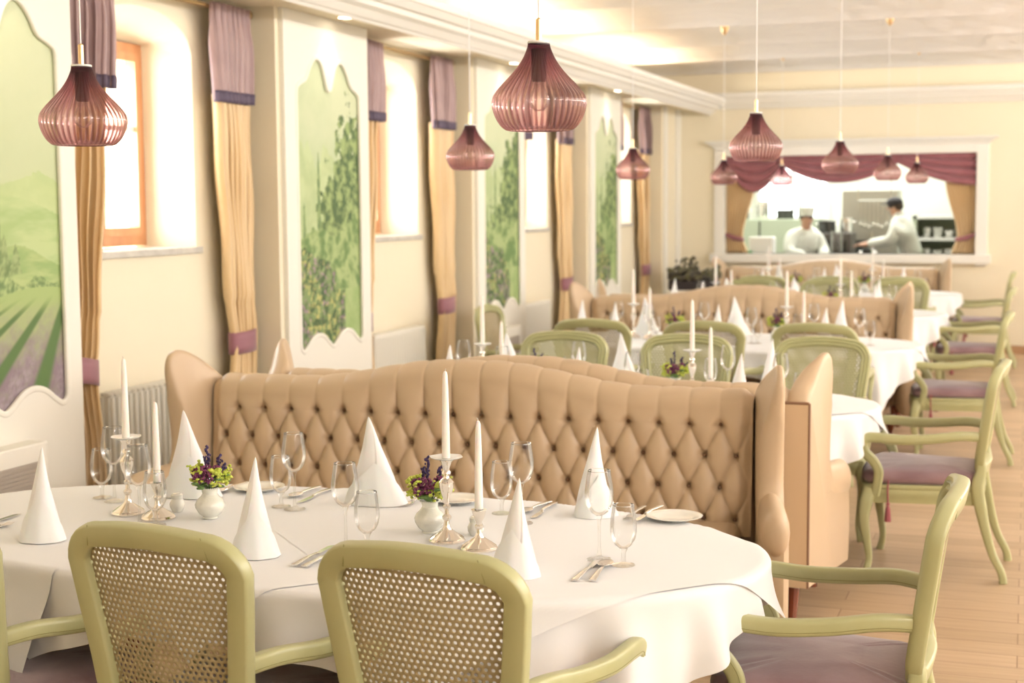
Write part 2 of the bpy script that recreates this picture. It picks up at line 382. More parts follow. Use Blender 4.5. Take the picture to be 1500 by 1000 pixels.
def fbm(x,y,s,o=4,sd=0): return noise.fractal(Vector((x*s+sd*7.3,y*s+sd*3.1,sd*1.7)),.6,2.1,o,noise_basis='PERLIN_ORIGINAL')
def mixc(a,b,t): t=max(0,min(1,t)); return tuple(a[i]+(b[i]-a[i])*t for i in range(3))
def paint0(y,z):   # rolling hills, cypresses and lavender rows
    sky=(.52,.59,.36); far=(.43,.54,.25); mid=(.29,.42,.16)
    c=mixc((.60,.65,.43),sky,sstep(2.5,1.9,z)+.25*fbm(y,z,3))
    h=1.80+.05*math.sin(y*7)+.03*fbm(y,z,4,sd=2)
    if z<h: c=mixc(far,(.50,.60,.30),.5+.8*fbm(y,z,5,sd=1))
    h=1.68+.07*math.sin(y*5+1.2)
    if z<h: c=mixc((.37,.50,.21),(.47,.58,.28),.5+1.2*fbm(y*.6,z*3,4,sd=3))
    h=1.50+.05*math.sin(y*9+.5)
    if z<h: c=mixc(mid,(.42,.52,.22),.5+1.3*fbm(y*.7,z*4,4,sd=4))
    if 1.40<z<1.72: # cypress and tree clump
        for (ty,tw,t0,t1) in ((.02,.016,1.45,1.73),(.05,.05,1.42,1.60),(.12,.035,1.43,1.56),(-.1,.02,1.42,1.66)):
            if t0<z<t1:
                w=tw*(1-((z-t0)/(t1-t0))**1.5)*(1+.5*fbm(y,z,25,sd=6))
                if abs(y-ty)<w: c=mixc((.16,.24,.09),(.34,.43,.19),.5+fbm(y,z,30,sd=5))
    if z<1.34+.03*math.sin(y*6):   # lavender rows fanning out from a far point
        vx,vz=.52,1.42; ang=(y-vx)/(vz-z+.06); s=math.sin(ang*9.5)
        base=mixc((.36,.42,.20),(.25,.19,.22),sstep(1.28,1.0,z)+.3*fbm(y,z,20,sd=8))
        c=mixc(base,(.10,.18,.055),sstep(.25,.85,s))
        c=mixc(c,(.36,.30,.33),sstep(.2,-.8,s)*sstep(1.25,.95,z)*(.5+.9*fbm(y,z,45,sd=9)))
        c=mixc((.36,.47,.18),c,sstep(1.34,1.24,z))
    elif z<1.40+.02*math.sin(y*30) and z>1.33: c=mixc(c,(.15,.24,.09),.5+1.4*fbm(y,z,22,sd=7))
    return c
def paintk(seed):
    def p(y,z):
        sky=mixc((.57,.63,.42),(.45,.55,.33),sstep(2.45,1.7,z)+.4*fbm(y,z,3,sd=seed))
        c=sky
        if z<1.95+.12*fbm(y,0,5,sd=seed)-.2*y: c=mixc((.42,.52,.27),(.50,.60,.33),.5+fbm(y,z,6,sd=seed+1))
        # tree mass on the right
        w=.04+.18*sstep(2.15,1.6,z)-.12*sstep(1.5,1.1,z)+.10*fbm(y,z,7,sd=seed+2)
        if z<2.24+.25*fbm(y,z,9,sd=seed) and y>.22-w*1.7: c=mixc((.075,.135,.05),(.32,.42,.17),.45+1.3*fbm(y,z,16,sd=seed+3))
        # cypress
        for (ty,z1) in ((-.13,2.02),(-.32,1.72) if seed!=3 else (-.3,1.9)):
            if 1.1<z<z1:
                ww=.035*math.sqrt(max(0,(z1-z)/(z1-1.1)))
                if abs(y-ty)<ww: c=mixc((.13,.22,.09),(.26,.36,.15),.5+1.2*fbm(y,z,25,sd=seed+4))
        if z<1.55+.1*y+.1*fbm(y,z,5,sd=seed+5): c=mixc((.14,.24,.08),(.38,.48,.21),.5+1.3*fbm(y,z,9,sd=seed+6))
        if z<1.28-.5*y+.1*fbm(y,z,7,sd=seed+7) and y<.2:
            c=mixc((.06,.11,.04),(.21,.30,.12),.45+1.4*fbm(y,z,20,sd=seed+8))
            f=fbm(y,z,28,sd=seed+9)
            if f>.22: c=mixc(c,(.42,.26,.36) if fbm(y,z,6,sd=seed+10)>0 else (.60,.55,.20),.7)
        elif z<1.2: c=mixc((.30,.42,.16),(.40,.50,.22),.5+fbm(y,z,8,sd=seed+11))
        return c
    return p
def mural(yc,fn,label):
    NU,NV=150,330; vs=[];fs=[];cols=[]
    for i in range(NU):
        y=-HALF+2*HALF*i/(NU-1); zt,zb=zlim(min(HALF-.001,max(-HALF+.001,y)))
        for j in range(NV):
            z=zb+(zt-zb)*j/(NV-1); vs.append((WP+.010,yc+y,z)); cols.append(fn(y,z))
    for i in range(NU-1):
        for j in range(NV-1):
            a=i*NV+j; fs.append((a,a+1,a+NV+1,a+NV))
    me=bpy.data.meshes.new('mural'); me.from_pydata(vs,[],fs); at=me.color_attributes.new('paint','FLOAT_COLOR','POINT')
    for i,c in enumerate(cols): at.data[i].color=(c[0],c[1],c[2],1)
    me.materials.append(mural_m); o=bpy.data.objects.new('painted_mural',me); COL.objects.link(o)
    tag(o,label,'painting')
    # moulding around
    m=MB(); pts=[(WP+.022,yc+y,z) for y,z in OUT]
    m.sweep(pts,rrect(.028,.022,.008,3),(1,0,0),closed=True); m.build('moulding',white_board,o)
def board(yc,y0,y1):
    """white painted board on the pier, cut out to the mural outline"""
    m=MB(); T=WP+.028; Bk=WP+.001
    n=60; vs=[];fs=[]
    for i in range(n+1):
        y=-HALF+2*HALF*i/n; zt,zb=zlim(min(HALF-.001,max(-HALF+.001,y))); vs+=[(T,yc+y,0.0),(T,yc+y,zb),(T,yc+y,zt),(T,yc+y,SOF-.001),(Bk,yc+y,zb),(Bk,yc+y,zt)]
    for i in range(n):
        a=6*i;b=a+6; fs+=[(a,a+1,b+1,b),(a+2,a+3,b+3,b+2),(a+1,a+4,b+4,b+1),(a+2,b+2,b+5,a+5)]
    m.add(vs,fs); m.box(Bk,T,y0,yc-HALF,0,SOF-.001); m.box(Bk,T,yc+HALF,y1,0,SOF-.001)
    return m.build('pier_board',white_board,smooth=False)
PC=[4.925]+[7.94+BAYP*k for k in range(3)]
labs=['large green mural of hills and lavender rows nearest the camera','second green mural from the camera, tall cypress and bushy tree','third green mural from the camera, on the pier left of the big pendant','farthest green mural, narrowest in view, dark foliage']
for i,yc in enumerate(PC):
    mural(yc,paint0 if i==0 else paintk(i),labs[i])
    struct(board(yc,yc-.565,yc+.52 if i==0 else yc+.54)).name='trim_%d'%(5+i)
mb=MB(); mb.box(WP,WP+.028,16.5,16.62,0,SOF); mb.box(WP,WP+.028,17.1,17.3,0,SOF); struct(mb.build('trim_9',white_board,smooth=False))
# convector covers low on the piers
def convector(yc,label):
    r=empty('convector_cover',(WP+.03,yc,0),0,label,'convector','convector covers on the piers')
    m=MB(); m.box(0,.10,-.34,.13,0,.74); m.build('casing',white_board,r,smooth=False,bevel=.008)
    m=MB()
    for k in range(16): m.box(.095,.108,-.32,.06,.40+k*.0165,.409+k*.0165)
    m.box(.09,.101,-.33,.07,.39,.665); o=m.build('louver',louver_m,r,smooth=False)
convector(PC[0],'white convector casing with grey louver under the nearest mural')
convector(PC[2],'white convector casing with grey louver under the third mural')

# radiators
def radiator(y0,y1,label):
    r=empty('radiator',(-4.11,(y0+y1)/2,0),0,label,'radiator','white radiators under the windows'); m=MB(); h=(y1-y0)/2; n=int((y1-y0)/.048)
    for k in range(n):
        y=-h+.024+k*.048
        for dx in (-.035,.02): m.tube([(dx,y,.12),(dx,y,.80)],.011,8)
        m.blob((-.007,y,.815),.03,1,(1.35,.6,.6)); m.blob((-.007,y,.12),.03,1,(1.35,.6,.6))
    m.build('columns',rad_m,r)
    m=MB(); m.box(-.02,.0,-h+.02,h-.02,.13,.80); m.build('back_panel',rad_m,r,smooth=False)
    m=MB(); 
    for y in (-h+.1,h-.1): m.box(-.01,.01,y-.012,y+.012,0,.12)
    m.build('foot',rad_m,r,smooth=False)
def flatrad(y0,y1,label):
    r=empty('radiator',(-4.11,(y0+y1)/2,0),0,label,'radiator','white radiators under the windows'); m=MB(); h=(y1-y0)/2
    m.box(-.04,.04,-h,h,.13,.845); m.build('panel',rad_m,r,smooth=False,bevel=.01)
    m=MB(); n=int((y1-y0)/.04)
    for k in range(n): y=-h+.03+k*(2*h-.06)/(n-1); m.box(.038,.047,y-.011,y+.011,.16,.82)
    m.build('front_fins',rad_m,r,smooth=False,bevel=.003)
    m=MB()
    for y in (-h+.1,h-.1): m.box(-.01,.01,y-.012,y+.012,0,.14)
    m.build('foot',rad_m,r,smooth=False)
radiator(5.88,6.85,'white column radiator under the nearest window, behind the first banquette')
flatrad(8.85,9.72,'white panel radiator under the second window')
flatrad(11.85,12.66,'white panel radiator under the third window')

# ------------------------------------------------------------------ curtains
def curtain_mesh(wfun,cfun,z0,z1,folds,amp,nu=90,nv=60,ph=0,X=-4.10,afun=None,t=0):
    def fn(u,v):
        z=z0+(z1-z0)*v; w=wfun(z); c=cfun(z); a=amp*(afun(z) if afun else 1)
        s=(u-.5)
        wob=.35*math.sin(u*9+ph)+.2*math.sin(u*23+ph*2+z*1.5)
        x=X+a*math.sin(u*2*PI*folds+ph+wob)+.006*math.sin(z*9+u*5)
        y=c+w*s+.012*a/.03*math.sin(u*4*PI*folds+ph)
        return (x,y,z)
    m=MB(); m.grid(nu,nv,fn); return m
def curtain(k,side,label,amp=.036):
    y0=BAY0+BAYP*k+ (.04 if side<0 else 0); y1=BAY0+BAYP*k+BAYW-.10
    # side -1: left end of bay, +1: right end
    edge=y0 if side<0 else y1+ .02
    r=empty('curtain',(-4.10,edge,0),0,label,'curtain','curtains at the windows')
    TW=.50 if side<0 else .38
    wt=.29 if side<0 else .22
    def outer(z): return 0 if side<0 else (0 if z>1.3 else 0.02*sstep(1.3,1.0,z))
    def width(z):
        if z>1.0: 
            return lerp(wt,TW-.05, max(0,min(1,(z-.95)/1.35))**.9)
        return wt+.05*sstep(.98,.6,z)
    def cen(z): return (width(z)/2 if side<0 else -width(z)/2)+outer(z)
    o=curtain_mesh(width,cen,.02,2.30,7,amp,ph=k+side,X=0,afun=lambda z:1 if z>1.2 else .75).build('drape',drape_m,r,norm=False,angle=None)
    o=curtain_mesh(lambda z:TW*lerp(1,.93,sstep(2.7,2.3,z))*(1-.05*sstep(2.70,2.66,z)),lambda z:(TW/2 if side<0 else -TW/2),2.265,2.775,7,.032,ph=k+side+1,X=.03,nv=20,afun=lambda z:.55+.45*sstep(2.72,2.55,z)).build('valance',mauve,r,norm=False,angle=None)
    curtain_mesh(lambda z:TW*.93*.95,lambda z:(TW/2 if side<0 else -TW/2),2.255,2.315,7,.032,ph=k+side+1,X=.036,nv=4).build('valance_border',navy,r,norm=False,angle=None)
    m=MB(); c=cen(.96)
    def tb(u,v):
        a=2*PI*u; z=.90+.12*v-(.05*math.cos(a-(PI if side<0 else 0))*0)
        return (.055*math.cos(a),c+(wt/2+.015)*math.sin(a),z+ (.03*math.sin(a)*(-1 if side<0 else .2)))
    m.grid(36,4,tb,closeu=True); m.build('tieback',tie_m,r)
    for ch in kids(r):
        if ch.type=='MESH' and ch.name.split('.')[0] in('drape','valance','valance_border','tieback'):
            s=ch.modifiers.new('thick','SOLIDIFY'); s.thickness=.003
    return r
wn=['nearest','second','third','farthest']
for k in range(4):
    curtain(k,-1,'gold curtain with mauve valance at the left side of the %s window'%wn[k])
    curtain(k,1,'gold curtain with mauve valance at the right side of the %s window'%wn[k])
    yA=BAY0+BAYP*k+.03; yBb=yA+BAYW-.07
    r=empty('curtain_rod',(-4.10,(yA+yBb)/2,2.755),0,'brass curtain rod above the %s window'%wn[k],'curtain rod','curtain rods')
    h=(yBb-yA)/2; m=MB(); m.tube([(0,-h,0),(0,h,0)],.013,12); m.build('rod',brass,r)
    for s in (-1,1):
        m=MB(); m.blob((0,s*(h+.02),0),.026,2); m.blob((0,s*(h-.005),0),.02,1,(1,.4,1)); m.build('finial',brass,r)
        m=MB(); m.box(-.1,.0,s*(h-.05)-.008,s*(h-.05)+.008,-.01,.01); m.build('bracket',brass,r,smooth=False)

# ------------------------------------------------------------------ chair
def make_chair():
    r=empty('armchair',(0,0,0)); # faces +Y (local), back at y=0 .. origin under the middle of the back
    # backrest frame, local back plane coordinates (a along x, b up the slope)
    zb0,zb1=.50,.955; lean=.115
    def bp(x,z):   # point of back plane: leans backwards and bows
        t=(z-.45)/.53
        return Vector((x, .02-lean*t**1.15*.75 +.55*x*x*1.0 -.02, z))
    def halfw(z):
        t=(z-zb0)/(zb1-zb0); return lerp(.196,.236,sstep(0,1,t))
    P=[]; rad=.085
    n=14
    # right side going up, top, left side down, bottom
    for i in range(n): z=lerp(zb0+.05,zb1-rad-.02,i/(n-1)); P.append((halfw(z),z))
    hw=halfw(zb1)
    for i in range(1,8):
        a=PI/2*i/8; P.append((hw-rad+rad*math.cos(a),zb1-rad-.012+rad*math.sin(a)))
    for i in range(0,13):
        x=lerp(hw-rad,-(hw-rad),i/12); P.append((x,zb1-.012+.012*(1-(x/(hw-rad))**2)))
    for i in range(1,8):
        a=PI/2+PI/2*i/8; P.append((-(hw-rad)+rad*math.cos(a),zb1-rad-.012+rad*math.sin(a)))
    for i in range(n): z=lerp(zb1-rad-.02,zb0+.05,i/(n-1)); P.append((-halfw(z),z))
    for i in range(1,6):
        a=PI/2*i/6; P.append((-.192+.05-.05*math.cos(a),zb0+.05-.05*math.sin(a)))
    for i in range(0,9): P.append((lerp(-.142,.142,i/8),zb0+.008*math.sin(PI*i/8)))
    for i in range(1,6):
        a=PI/2*(1-i/6); P.append((.192-.05+.05*math.cos(a),zb0+.05-.05*math.sin(a)))
    pts=[bp(x,z) for x,z in P]; 
    prof=[(-.028,-.011),(-.026,-.0155),(-.022,-.017),(.022,-.017),(.026,-.0155),(.028,-.011),(.028,.003),(.024,.010),(.017,.013),(.012,.009),(.006,.009),(0,.015),(-.006,.009),(-.012,.009),(-.017,.013),(-.024,.010),(-.028,.003)]
    prof=[(a_,b_*1.45) for a_,b_ in prof]; m=MB(); m.sweep(pts,prof,lambda i:(0,1,.22),closed=True); m.build('back_frame',green,r,angle=50)
    # fine joint lines at the top corners
    for s in (-1,1):
        m=MB(); a=bp(s*.165,.966); b=bp(s*.176,.914)
        for q in (-.0248,):
            m.tube([a+Vector((0,q,0)),b+Vector((0,q,0))],.0009,5)
        m.build('joint_line',dark_line_m,r)
    # cane: sheet with real holes
    m=MB(); pitch=.0162; rr=.0044
    key={}; V=[];F=[]
    def vid(x,z):
        k=(round(x,5),round(z,5))
        if k not in key: key[k]=len(V); V.append(bp(x,z)+Vector((0,.003,0)))
        return key[k]
    def inside(x,z):
        if z<zb0+.006 or z>zb1-.02: return False
        h=halfw(z)-.006
        if abs(x)>h: return False
        if z>zb1-rad and abs(x)>h-rad+.01:
            return (abs(x)-(h-rad+.01))**2+(z-(zb1-rad))**2<(rad-.006)**2
        if z<zb0+.05 and abs(x)>h-.05: return (abs(x)-(h-.05))**2+(z-(zb0+.05))**2<.05**2
        return True
    rowh=pitch*math.sqrt(3)/2; H=pitch/math.sqrt(3)
    nr=int((zb1-zb0)/rowh)+1
    for j in range(nr):
        z=zb0+.012+j*rowh
        for i in range(-20,21):
            x=(i+(.5 if j%2 else 0))*pitch
            if not inside(x,z): continue
            o=[vid(x+H*math.sin(PI/3*q),z+H*math.cos(PI/3*q)) for q in range(6)]
            inn=[]
            for q in range(12):
                V.append(bp(x+rr*math.sin(PI/6*q),z+rr*math.cos(PI/6*q))+Vector((0,.003,0))); inn.append(len(V)-1)
            for q in range(6):
                q2=(q+1)%6; a,b,c=inn[2*q],inn[2*q+1],inn[(2*q+2)%12]
                F.append((o[q],o[q2],c,b,a))
    m.add(V,F); c=m.build('cane_panel',cane_m,r,norm=False,angle=None); s=c.modifiers.new('thick','SOLIDIFY'); s.thickness=.002; s.offset=0
    # seat rail: rounded trapezoid ring
    fw,bw,dep=.285,.215,.525; y0=.0
    ring=[]
    def seatout(off=0,n=8):
        pts=[]; cs=[(fw-off,dep-off,.07),(-(fw-off),dep-off,.07),(-(bw-off),off,.05),((bw-off),off,.05)]
        # front slightly bowed
        for ci,(cx,cy,rr2) in enumerate(cs):
            sx=1 if cx>0 else -1; sy=1 if cy>dep/2 else -1
            a0={(1,1):0,(-1,1):90,(-1,-1):180,(1,-1):270}[(sx,sy)]
            for k in range(n+1):
                a=math.radians(a0+90*k/n); pts.append((cx-sx*rr2+rr2*math.cos(a),cy-sy*rr2+rr2*math.sin(a)))
            if ci==0:
                for k in range(1,8): t=k/8; pts.append((lerp(cx-rr2,-(cx-rr2),t),cy+.02*math.sin(PI*t)))
        return pts
    so=seatout()
    m=MB(); vs=[];fs=[]; n=len(so)
    prof2=[(0,.425),(.004,.417),(.004,.407),(0,.402),(.004,.392),(.004,.372),(0,.365)]
    cen=Vector((0,dep/2))
    for k,(o,z) in enumerate(prof2):
        for (x,y) in so:
            d=(Vector((x,y))-cen).normalized(); vs.append((x+d.x*o,y+d.y*o,z))
    for k in range(len(prof2)-1):
        for i in range(n): i2=(i+1)%n; fs.append((k*n+i,k*n+i2,(k+1)*n+i2,(k+1)*n+i))
    # scalloped bottom edge + underside
    base=len(vs)
    for i,(x,y) in enumerate(so):
        z=.352+.018*abs(math.sin(2*math.atan2(y-dep/2,x)))**.5*0+ .012*math.cos(4*math.atan2((y-dep/2)/dep*2,x/fw)); vs.append((x,y,z))
    for i in range(n): i2=(i+1)%n; fs.append(((len(prof2)-1)*n+i,(len(prof2)-1)*n+i2,base+i2,base+i))
    base2=len(vs)
    for (x,y) in so:
        d=(Vector((x,y))-cen)*.88+cen; vs.append((d.x,d.y,.36))
    for i in range(n): i2=(i+1)%n; fs.append((base+i,base+i2,base2+i2,base2+i))
    base3=len(vs)
    for (x,y) in so:
        d=(Vector((x,y))-cen)*.88+cen; vs.append((d.x,d.y,.425))
    for i in range(n): i2=(i+1)%n; fs.append((i,i2,base3+i2,base3+i))
    fs.append(tuple(base3+i for i in range(n)))
    m.add(vs,fs); m.build('seat_frame',green,r,angle=40)
    # cushion
    m=MB(); layers=[(.03,.426),(.008,.430),(.0,.445),(.0,.462),(.010,.478),(.04,.488),(.10,.494),(.17,.497)]
    so2=seatout(.0); n=len(so2); vs=[];fs=[]
    for (off,z) in layers:
        for i,(x,y) in enumerate(so2):
            d=(Vector((x,y))-cen); l=d.length; d2=d*(max(.02,(l-off-.004))/l); vs.append((d2.x+cen.x,max(.03,d2.y+cen.y) if z<.46 else d2.y+cen.y,z+.002*math.sin(i*1.7)))
    for k in range(len(layers)-1):
        for i in range(n): i2=(i+1)%n; fs.append((k*n+i,k*n+i2,(k+1)*n+i2,(k+1)*n+i))
    K=len(layers); last=vs[(K-1)*n:K*n]
    for q in range(1,8):
        f_=1-q/8
        for i in range(n): x,y,z=last[i]; vs.append((x*f_,(y-dep/2)*f_+dep/2,.497+.004*(1-f_*f_)))
        for i in range(n): i2=(i+1)%n; fs.append(((K+q-2)*n+i,(K+q-2)*n+i2,(K+q-1)*n+i2,(K+q-1)*n+i))
    b=len(vs); vs.append((0,dep/2,.501))
    for i in range(n): fs.append(((K+6)*n+i,(K+6)*n+(i+1)%n,b))
    fs.append(tuple(range(n))[::-1])
    m.add(vs,fs); cu=m.build('cushion',velvet,r,angle=70)
    # tassels tied at the front arm supports
    for s in (-1,1):
        m=MB(); x=s*(fw+.006); y=dep-.13
        m.tube([(x,y,.45),(x+s*.006,y+.002,.40),(x+s*.004,y,.345)],.0045,6)
        m.blob((x+s*.004,y,.34),.010,1); m.lathe([(.004,.0),(.011,-.015),(.0145,-.05),(.016,-.075),(.002,-.076)],10,(x+s*.004,y,.335))
        m.build('tassel',tassel_m,cu)
    # arms with scrolled supports
    armprof=rrect(.030,.036,.009,3)
    for s in (-1,1):
        bpt=bp(s*halfw(.64)*.99,.655)
        path=spline([(bpt.x,bpt.y+.004,.650),(s*.238,.09,.656),(s*.265,.21,.642),(s*.282,.34,.634),(s*.287,.45,.640),(s*.287,.495,.635),(s*.286,.512,.605),(s*.286,.500,.570),(s*.285,.462,.530),(s*.283,.440,.485),(s*.281,.445,.43),(s*.279,.455,.375)],7)
        n=len(path); sc=[]
        for i in range(n):
            t=i/(n-1)
            sc.append((lerp(1.0,1.05,sstep(0,.3,t)) if t<.6 else lerp(1.05,.95,(t-.6)/.4), 1.0 if t<.5 else lerp(1.0,.78,sstep(.5,.75,t))))
        sc=[(q[0]*1.42,q[1]*1.0) for q in sc]
        m=MB(); m.sweep(path,armprof,lambda i:(1,0,0),scale=sc); am=m.build('arm',green,r,angle=45)
        m=MB()
        for e in (-1,1):
            gp=[]
            for i,p in enumerate(path):
                t=(path[min(i+1,n-1)]-path[max(i-1,0)]).normalized(); bb=Vector((1,0,0)); bb=(bb-t*bb.dot(t)).normalized(); aa=t.cross(bb); gp.append(p+bb*e*.0176*sc[i][1]+aa*.010)
            m.tube(gp,.0011,5)
        m.build('groove_shade_line',dark_line_m,am)  # thin dark tubes draw the shade of an arm groove
    # legs
    def cab(path,rads,kind):
        p=spline(path,6); n=len(p); sc=[]
        k=len(rads)-1
        for i in range(n):
            t=i/(n-1)*k; a=int(min(t,k-1)); sc.append(lerp(rads[a],rads[a+1],t-a))
        m=MB(); m.sweep(p,rrect(2,2,.5,3),lambda i:(1,0,0),scale=sc); return m
    for s in (-1,1):
        m=cab([(s*.258,dep-.045,.40),(s*.274,dep-.03,.34),(s*.280,dep-.022,.26),(s*.268,dep-.035,.16),(s*.258,dep-.045,.08),(s*.268,dep-.036,.025),(s*.274,dep-.03,0)],[.032,.031,.024,.018,.014,.016,.017],0)
        m.build('leg',green,r,angle=60)
        # rear leg continues the back post downwards, splayed
        bt=bp(s*.19,.55)
        m=cab([(bt.x,bt.y,bt.z),(s*.197,-.0,.50),(s*.203,.015,.43),(s*.210,.0,.34),(s*.217,-.022,.24),(s*.222,-.055,.13),(s*.228,-.095,.05),(s*.230,-.105,0)],[.020,.023,.027,.026,.021,.017,.016,.018],0)
        m.build('leg',green,r,angle=60)
    return r
chair0=make_chair(); used=[False]
def place_chair(x,y,rz,label,group,skip=()):
    if not used[0]:
        used[0]=True; chair0.location=(x,y,0); chair0.rotation_euler=(0,0,rz); tag(chair0,label,'chair',group); return chair0
    c=copy_tree(chair0,(x,y,0),rz,label); c['group']=group
    if 'facing the camera' in label:
        for q in bpy.data.objects:
            if q.parent==c and q.name.startswith('cane_panel'):
                if 'F' not in KIDS:
                    KIDS['F']=q.data.copy(); KIDS['F'].materials.clear(); KIDS['F'].materials.append(cane_lit)
                q.data=KIDS['F']
    return c

# ------------------------------------------------------------------ banquettes
BX0,BX1=-3.36,-1.00
def make_banquette():
    """seat faces -Y; origin at back plane, x centre"""
    W=BX1-BX0; hw=W/2; r=empty('banquette',(0,0,0))
    NB=18; DX=.124; DZ=.124; Z1=.835
    def hump(x): return .085*sstep(.76,.08,abs(x))
    def topz(x): return .945+hump(x)
    def bulge(x,z,zt):
        # buttons row j at z=Z1-j*DZ, odd rows shifted by half
        g=.0
        if z>=Z1:
            t=(z-Z1); p=abs(math.sin(PI*(x/DX+.5))); b=p**.30
            dx=(x/DX+.5)-round(x/DX+.5); g=b
            pit=math.exp(-((dx*DX)**2+t*t)/(.0165**2))
            return .034*g-.032*pit
        a=(x/DX+.5)+(Z1-z)/(2*DZ); b=(x/DX+.5)-(Z1-z)/(2*DZ)
        g=(abs(math.sin(PI*a))*abs(math.sin(PI*b)))**.31
        ra,rb=a-round(a),b-round(b)
        ddx=(ra+rb)/2*DX; ddz=(ra-rb)*DZ
        pit=math.exp(-(ddx*ddx+ddz*ddz)/(.0165**2))
        return .034*g-.032*pit
    nu=440; zb=.40; R=.055; yf=-.145; yr=-.025
    # profile param: front face up, roll over the top, down behind a little
    def fn(u,v):
        x=lerp(-hw,hw,u); zt=topz(x); 
        if v<.72:
            t=v/.72; z=lerp(zb,zt-R,t); y=yf-.035*(1-t); nrm=(0,-1,.05); bz=z
        else:
            a=(v-.72)/.28*PI; y=(yf+yr)/2-((yr-yf)/2)*math.cos(a); z=zt-R+R*math.sin(a); nrm=(0,-math.cos(a),math.sin(a)); bz=max(zt-R,Z1)+.1+a*.03
        b=bulge(x,z if v<.72 else max(z,Z1),zt)
        tt=sstep(zt-R-.07,zt-R,z) if v<.72 else 1
        p_=abs(math.sin(PI*(x/DX+.5)))**.22; b=lerp(b,.028-.011*(1-p_),tt)
        e=sstep(0,.05,hw-abs(x)); b*=e if v>=.0 else 1
        if v>.97: b*=.3
        return (x+nrm[0]*b,y+nrm[1]*b,z+nrm[2]*b)
    m=MB(); m.grid(nu,130,fn); back=m.build('tufted_back',leather,r,norm=False,angle=None)
    if True:
        me=back.data; me.flip_normals()
    # buttons
    bm_=MB(); bm_.lathe([(0,-.005),(.006,-.004),(.0085,0),(.006,.003),(0,.004)],12,ax=Matrix.Rotation(PI/2,3,'X'))
    bme=bm_.mesh('button',leather_dk)
    for j in range(4):
        for i in range(NB+ (1 if j%2 else 0)):
            x=(i-(NB-1)/2-(.5 if j%2 else 0))*DX
            if abs(x)>hw-.05: continue
            z=Z1-j*DZ; t=(z-zb)/(topz(x)-R-zb); y=yf-.035*(1-t)+.006
            o=bpy.data.objects.new('button',bme); COL.objects.link(o); o.parent=r; o.location=(x,y,z)
    # outside back panel with piping
    m=MB(); n=60; vs=[];fs=[]
    for i in range(n+1):
        x=lerp(-hw-.088,hw+.088,i/n); zt=topz(x)-.04
        vs+=[(x,.012,.16),(x,.012,zt),(x,-.03,zt),(x,-.03,.16)]
    for i in range(n):
        a=4*i;b=a+4; fs+=[(a,b,b+1,a+1),(a+1,b+1,b+2,a+2),(a+2,b+2,b+3,a+3),(a+3,b+3,b,a)]
    m.add(vs,fs); m.build('outer_back',leather,r,smooth=False,norm=True)
    m=MB(); m.tube([(lerp(-hw-.088,hw+.088,i/60),.010,topz(lerp(-hw,hw,i/60))-.038) for i in range(61)],.006,8)
    for s in (-1,1): m.tube([(s*(hw+.089),.008,.16),(s*(hw+.089),.008,topz(hw)-.038)],.006,8)
    m.build('piping',leather_dk,r)
    # wings
    wp=[(0,.16),(0,.90),(.035,.945),(.09,.985),(.16,1.045),(.215,1.078),(.265,1.085),(.305,1.062),(.322,1.01),(.318,.93),(.308,.85),(.303,.74),(.308,.64),(.335,.57),(.345,.54),(.345,.16)]
    for s in (-1,1):
        pth=spline([(0,y,z) for y,z in wp[1:-1]],4); poly=[(0,.16)]+[(p.y,p.z) for p in pth]+[(.345,.16)]
        m=MB(); n=len(poly); x0,x1=s*(hw-.01),s*(hw+.085)
        # layered cross-section: rounded lip
        secs=[(0,.026),(.010,.010),(.028,0),(.070,0),(.090,.010),(.102,.028)]
        cx,cy=.16,.6; vs=[];fs=[]
        for (dx,ins) in secs:
            for (y,z) in poly:
                yy,zz=y,z
                if z>.2:
                    # inset towards interior
                    d=Vector((.15-y,.62-z)); 
                    if z>.9: d=Vector((.16-y,.80-z))
                    l=d.length; d=d/l if l else d; yy=y+d.x*ins; zz=z+d.y*ins
                vs.append((x0+s*dx+s*.20*max(0,yy-.05)+s*(1-dx/.102)*.065*sstep(.72,1.08,zz)*sstep(.08,.24,yy),-yy,zz))
        for k in range(len(secs)-1):
            for i in range(n): i2=(i+1)%n; fs.append((k*n+i,k*n+i2,(k+1)*n+i2,(k+1)*n+i))
        fs.append(tuple(range(n))); fs.append(tuple((len(secs)-1)*n+i for i in range(n)))
        m.add(vs,fs); w=m.build('wing',leather,r,angle=60)
        # arm: padded roll continuing forward below the wing, flaring slightly
        m=MB(); N=16
        sec=[(rrx*math.cos(2*PI*q/20),rrz*math.sin(2*PI*q/20)) for rrx,rrz in ((.053,.092),) for q in range(20)]
        rings=[(.27,.9),(.34,1),(.44,1.04),(.52,1.04),(.56,.98),(.585,.85),(.600,.62),(.606,.30),(.607,.02)]
        vs=[];fs=[]
        for (y,k) in rings:
            for (a_,b_) in sec: vs.append((s*(hw+.043+.20*(y-.05))+a_*k,-y,.515+b_*k+.01*math.sin(y*9)))
        for q in range(len(rings)-1):
            for i in range(20): i2=(i+1)%20; fs.append((q*20+i,q*20+i2,(q+1)*20+i2,(q+1)*20+i))
        m.add(vs,fs)
        # padded front post below the roll
        N=10; vs=[];fs=[]
        for j in range(N):
            z=lerp(.16,.50,j/(N-1)); bul=.012*math.sin(PI*j/(N-1)); xc=s*(hw+.045+.12*.45)
            ring_=[(-.050,.20),(-.050,.535+bul),(-.030,.562+bul),(.030,.562+bul),(.050,.535+bul),(.050,.20)]
            for (a_,y) in ring_: vs.append((s*(hw+.043+.20*(y-.05))+a_,-y,z))
        for j in range(N-1):
            for i in range(6): i2=(i+1)%6; fs.append((j*6+i,j*6+i2,(j+1)*6+i2,(j+1)*6+i))
        fs.append(tuple(range(6))); fs.append(tuple((N-1)*6+i for i in range(6)))
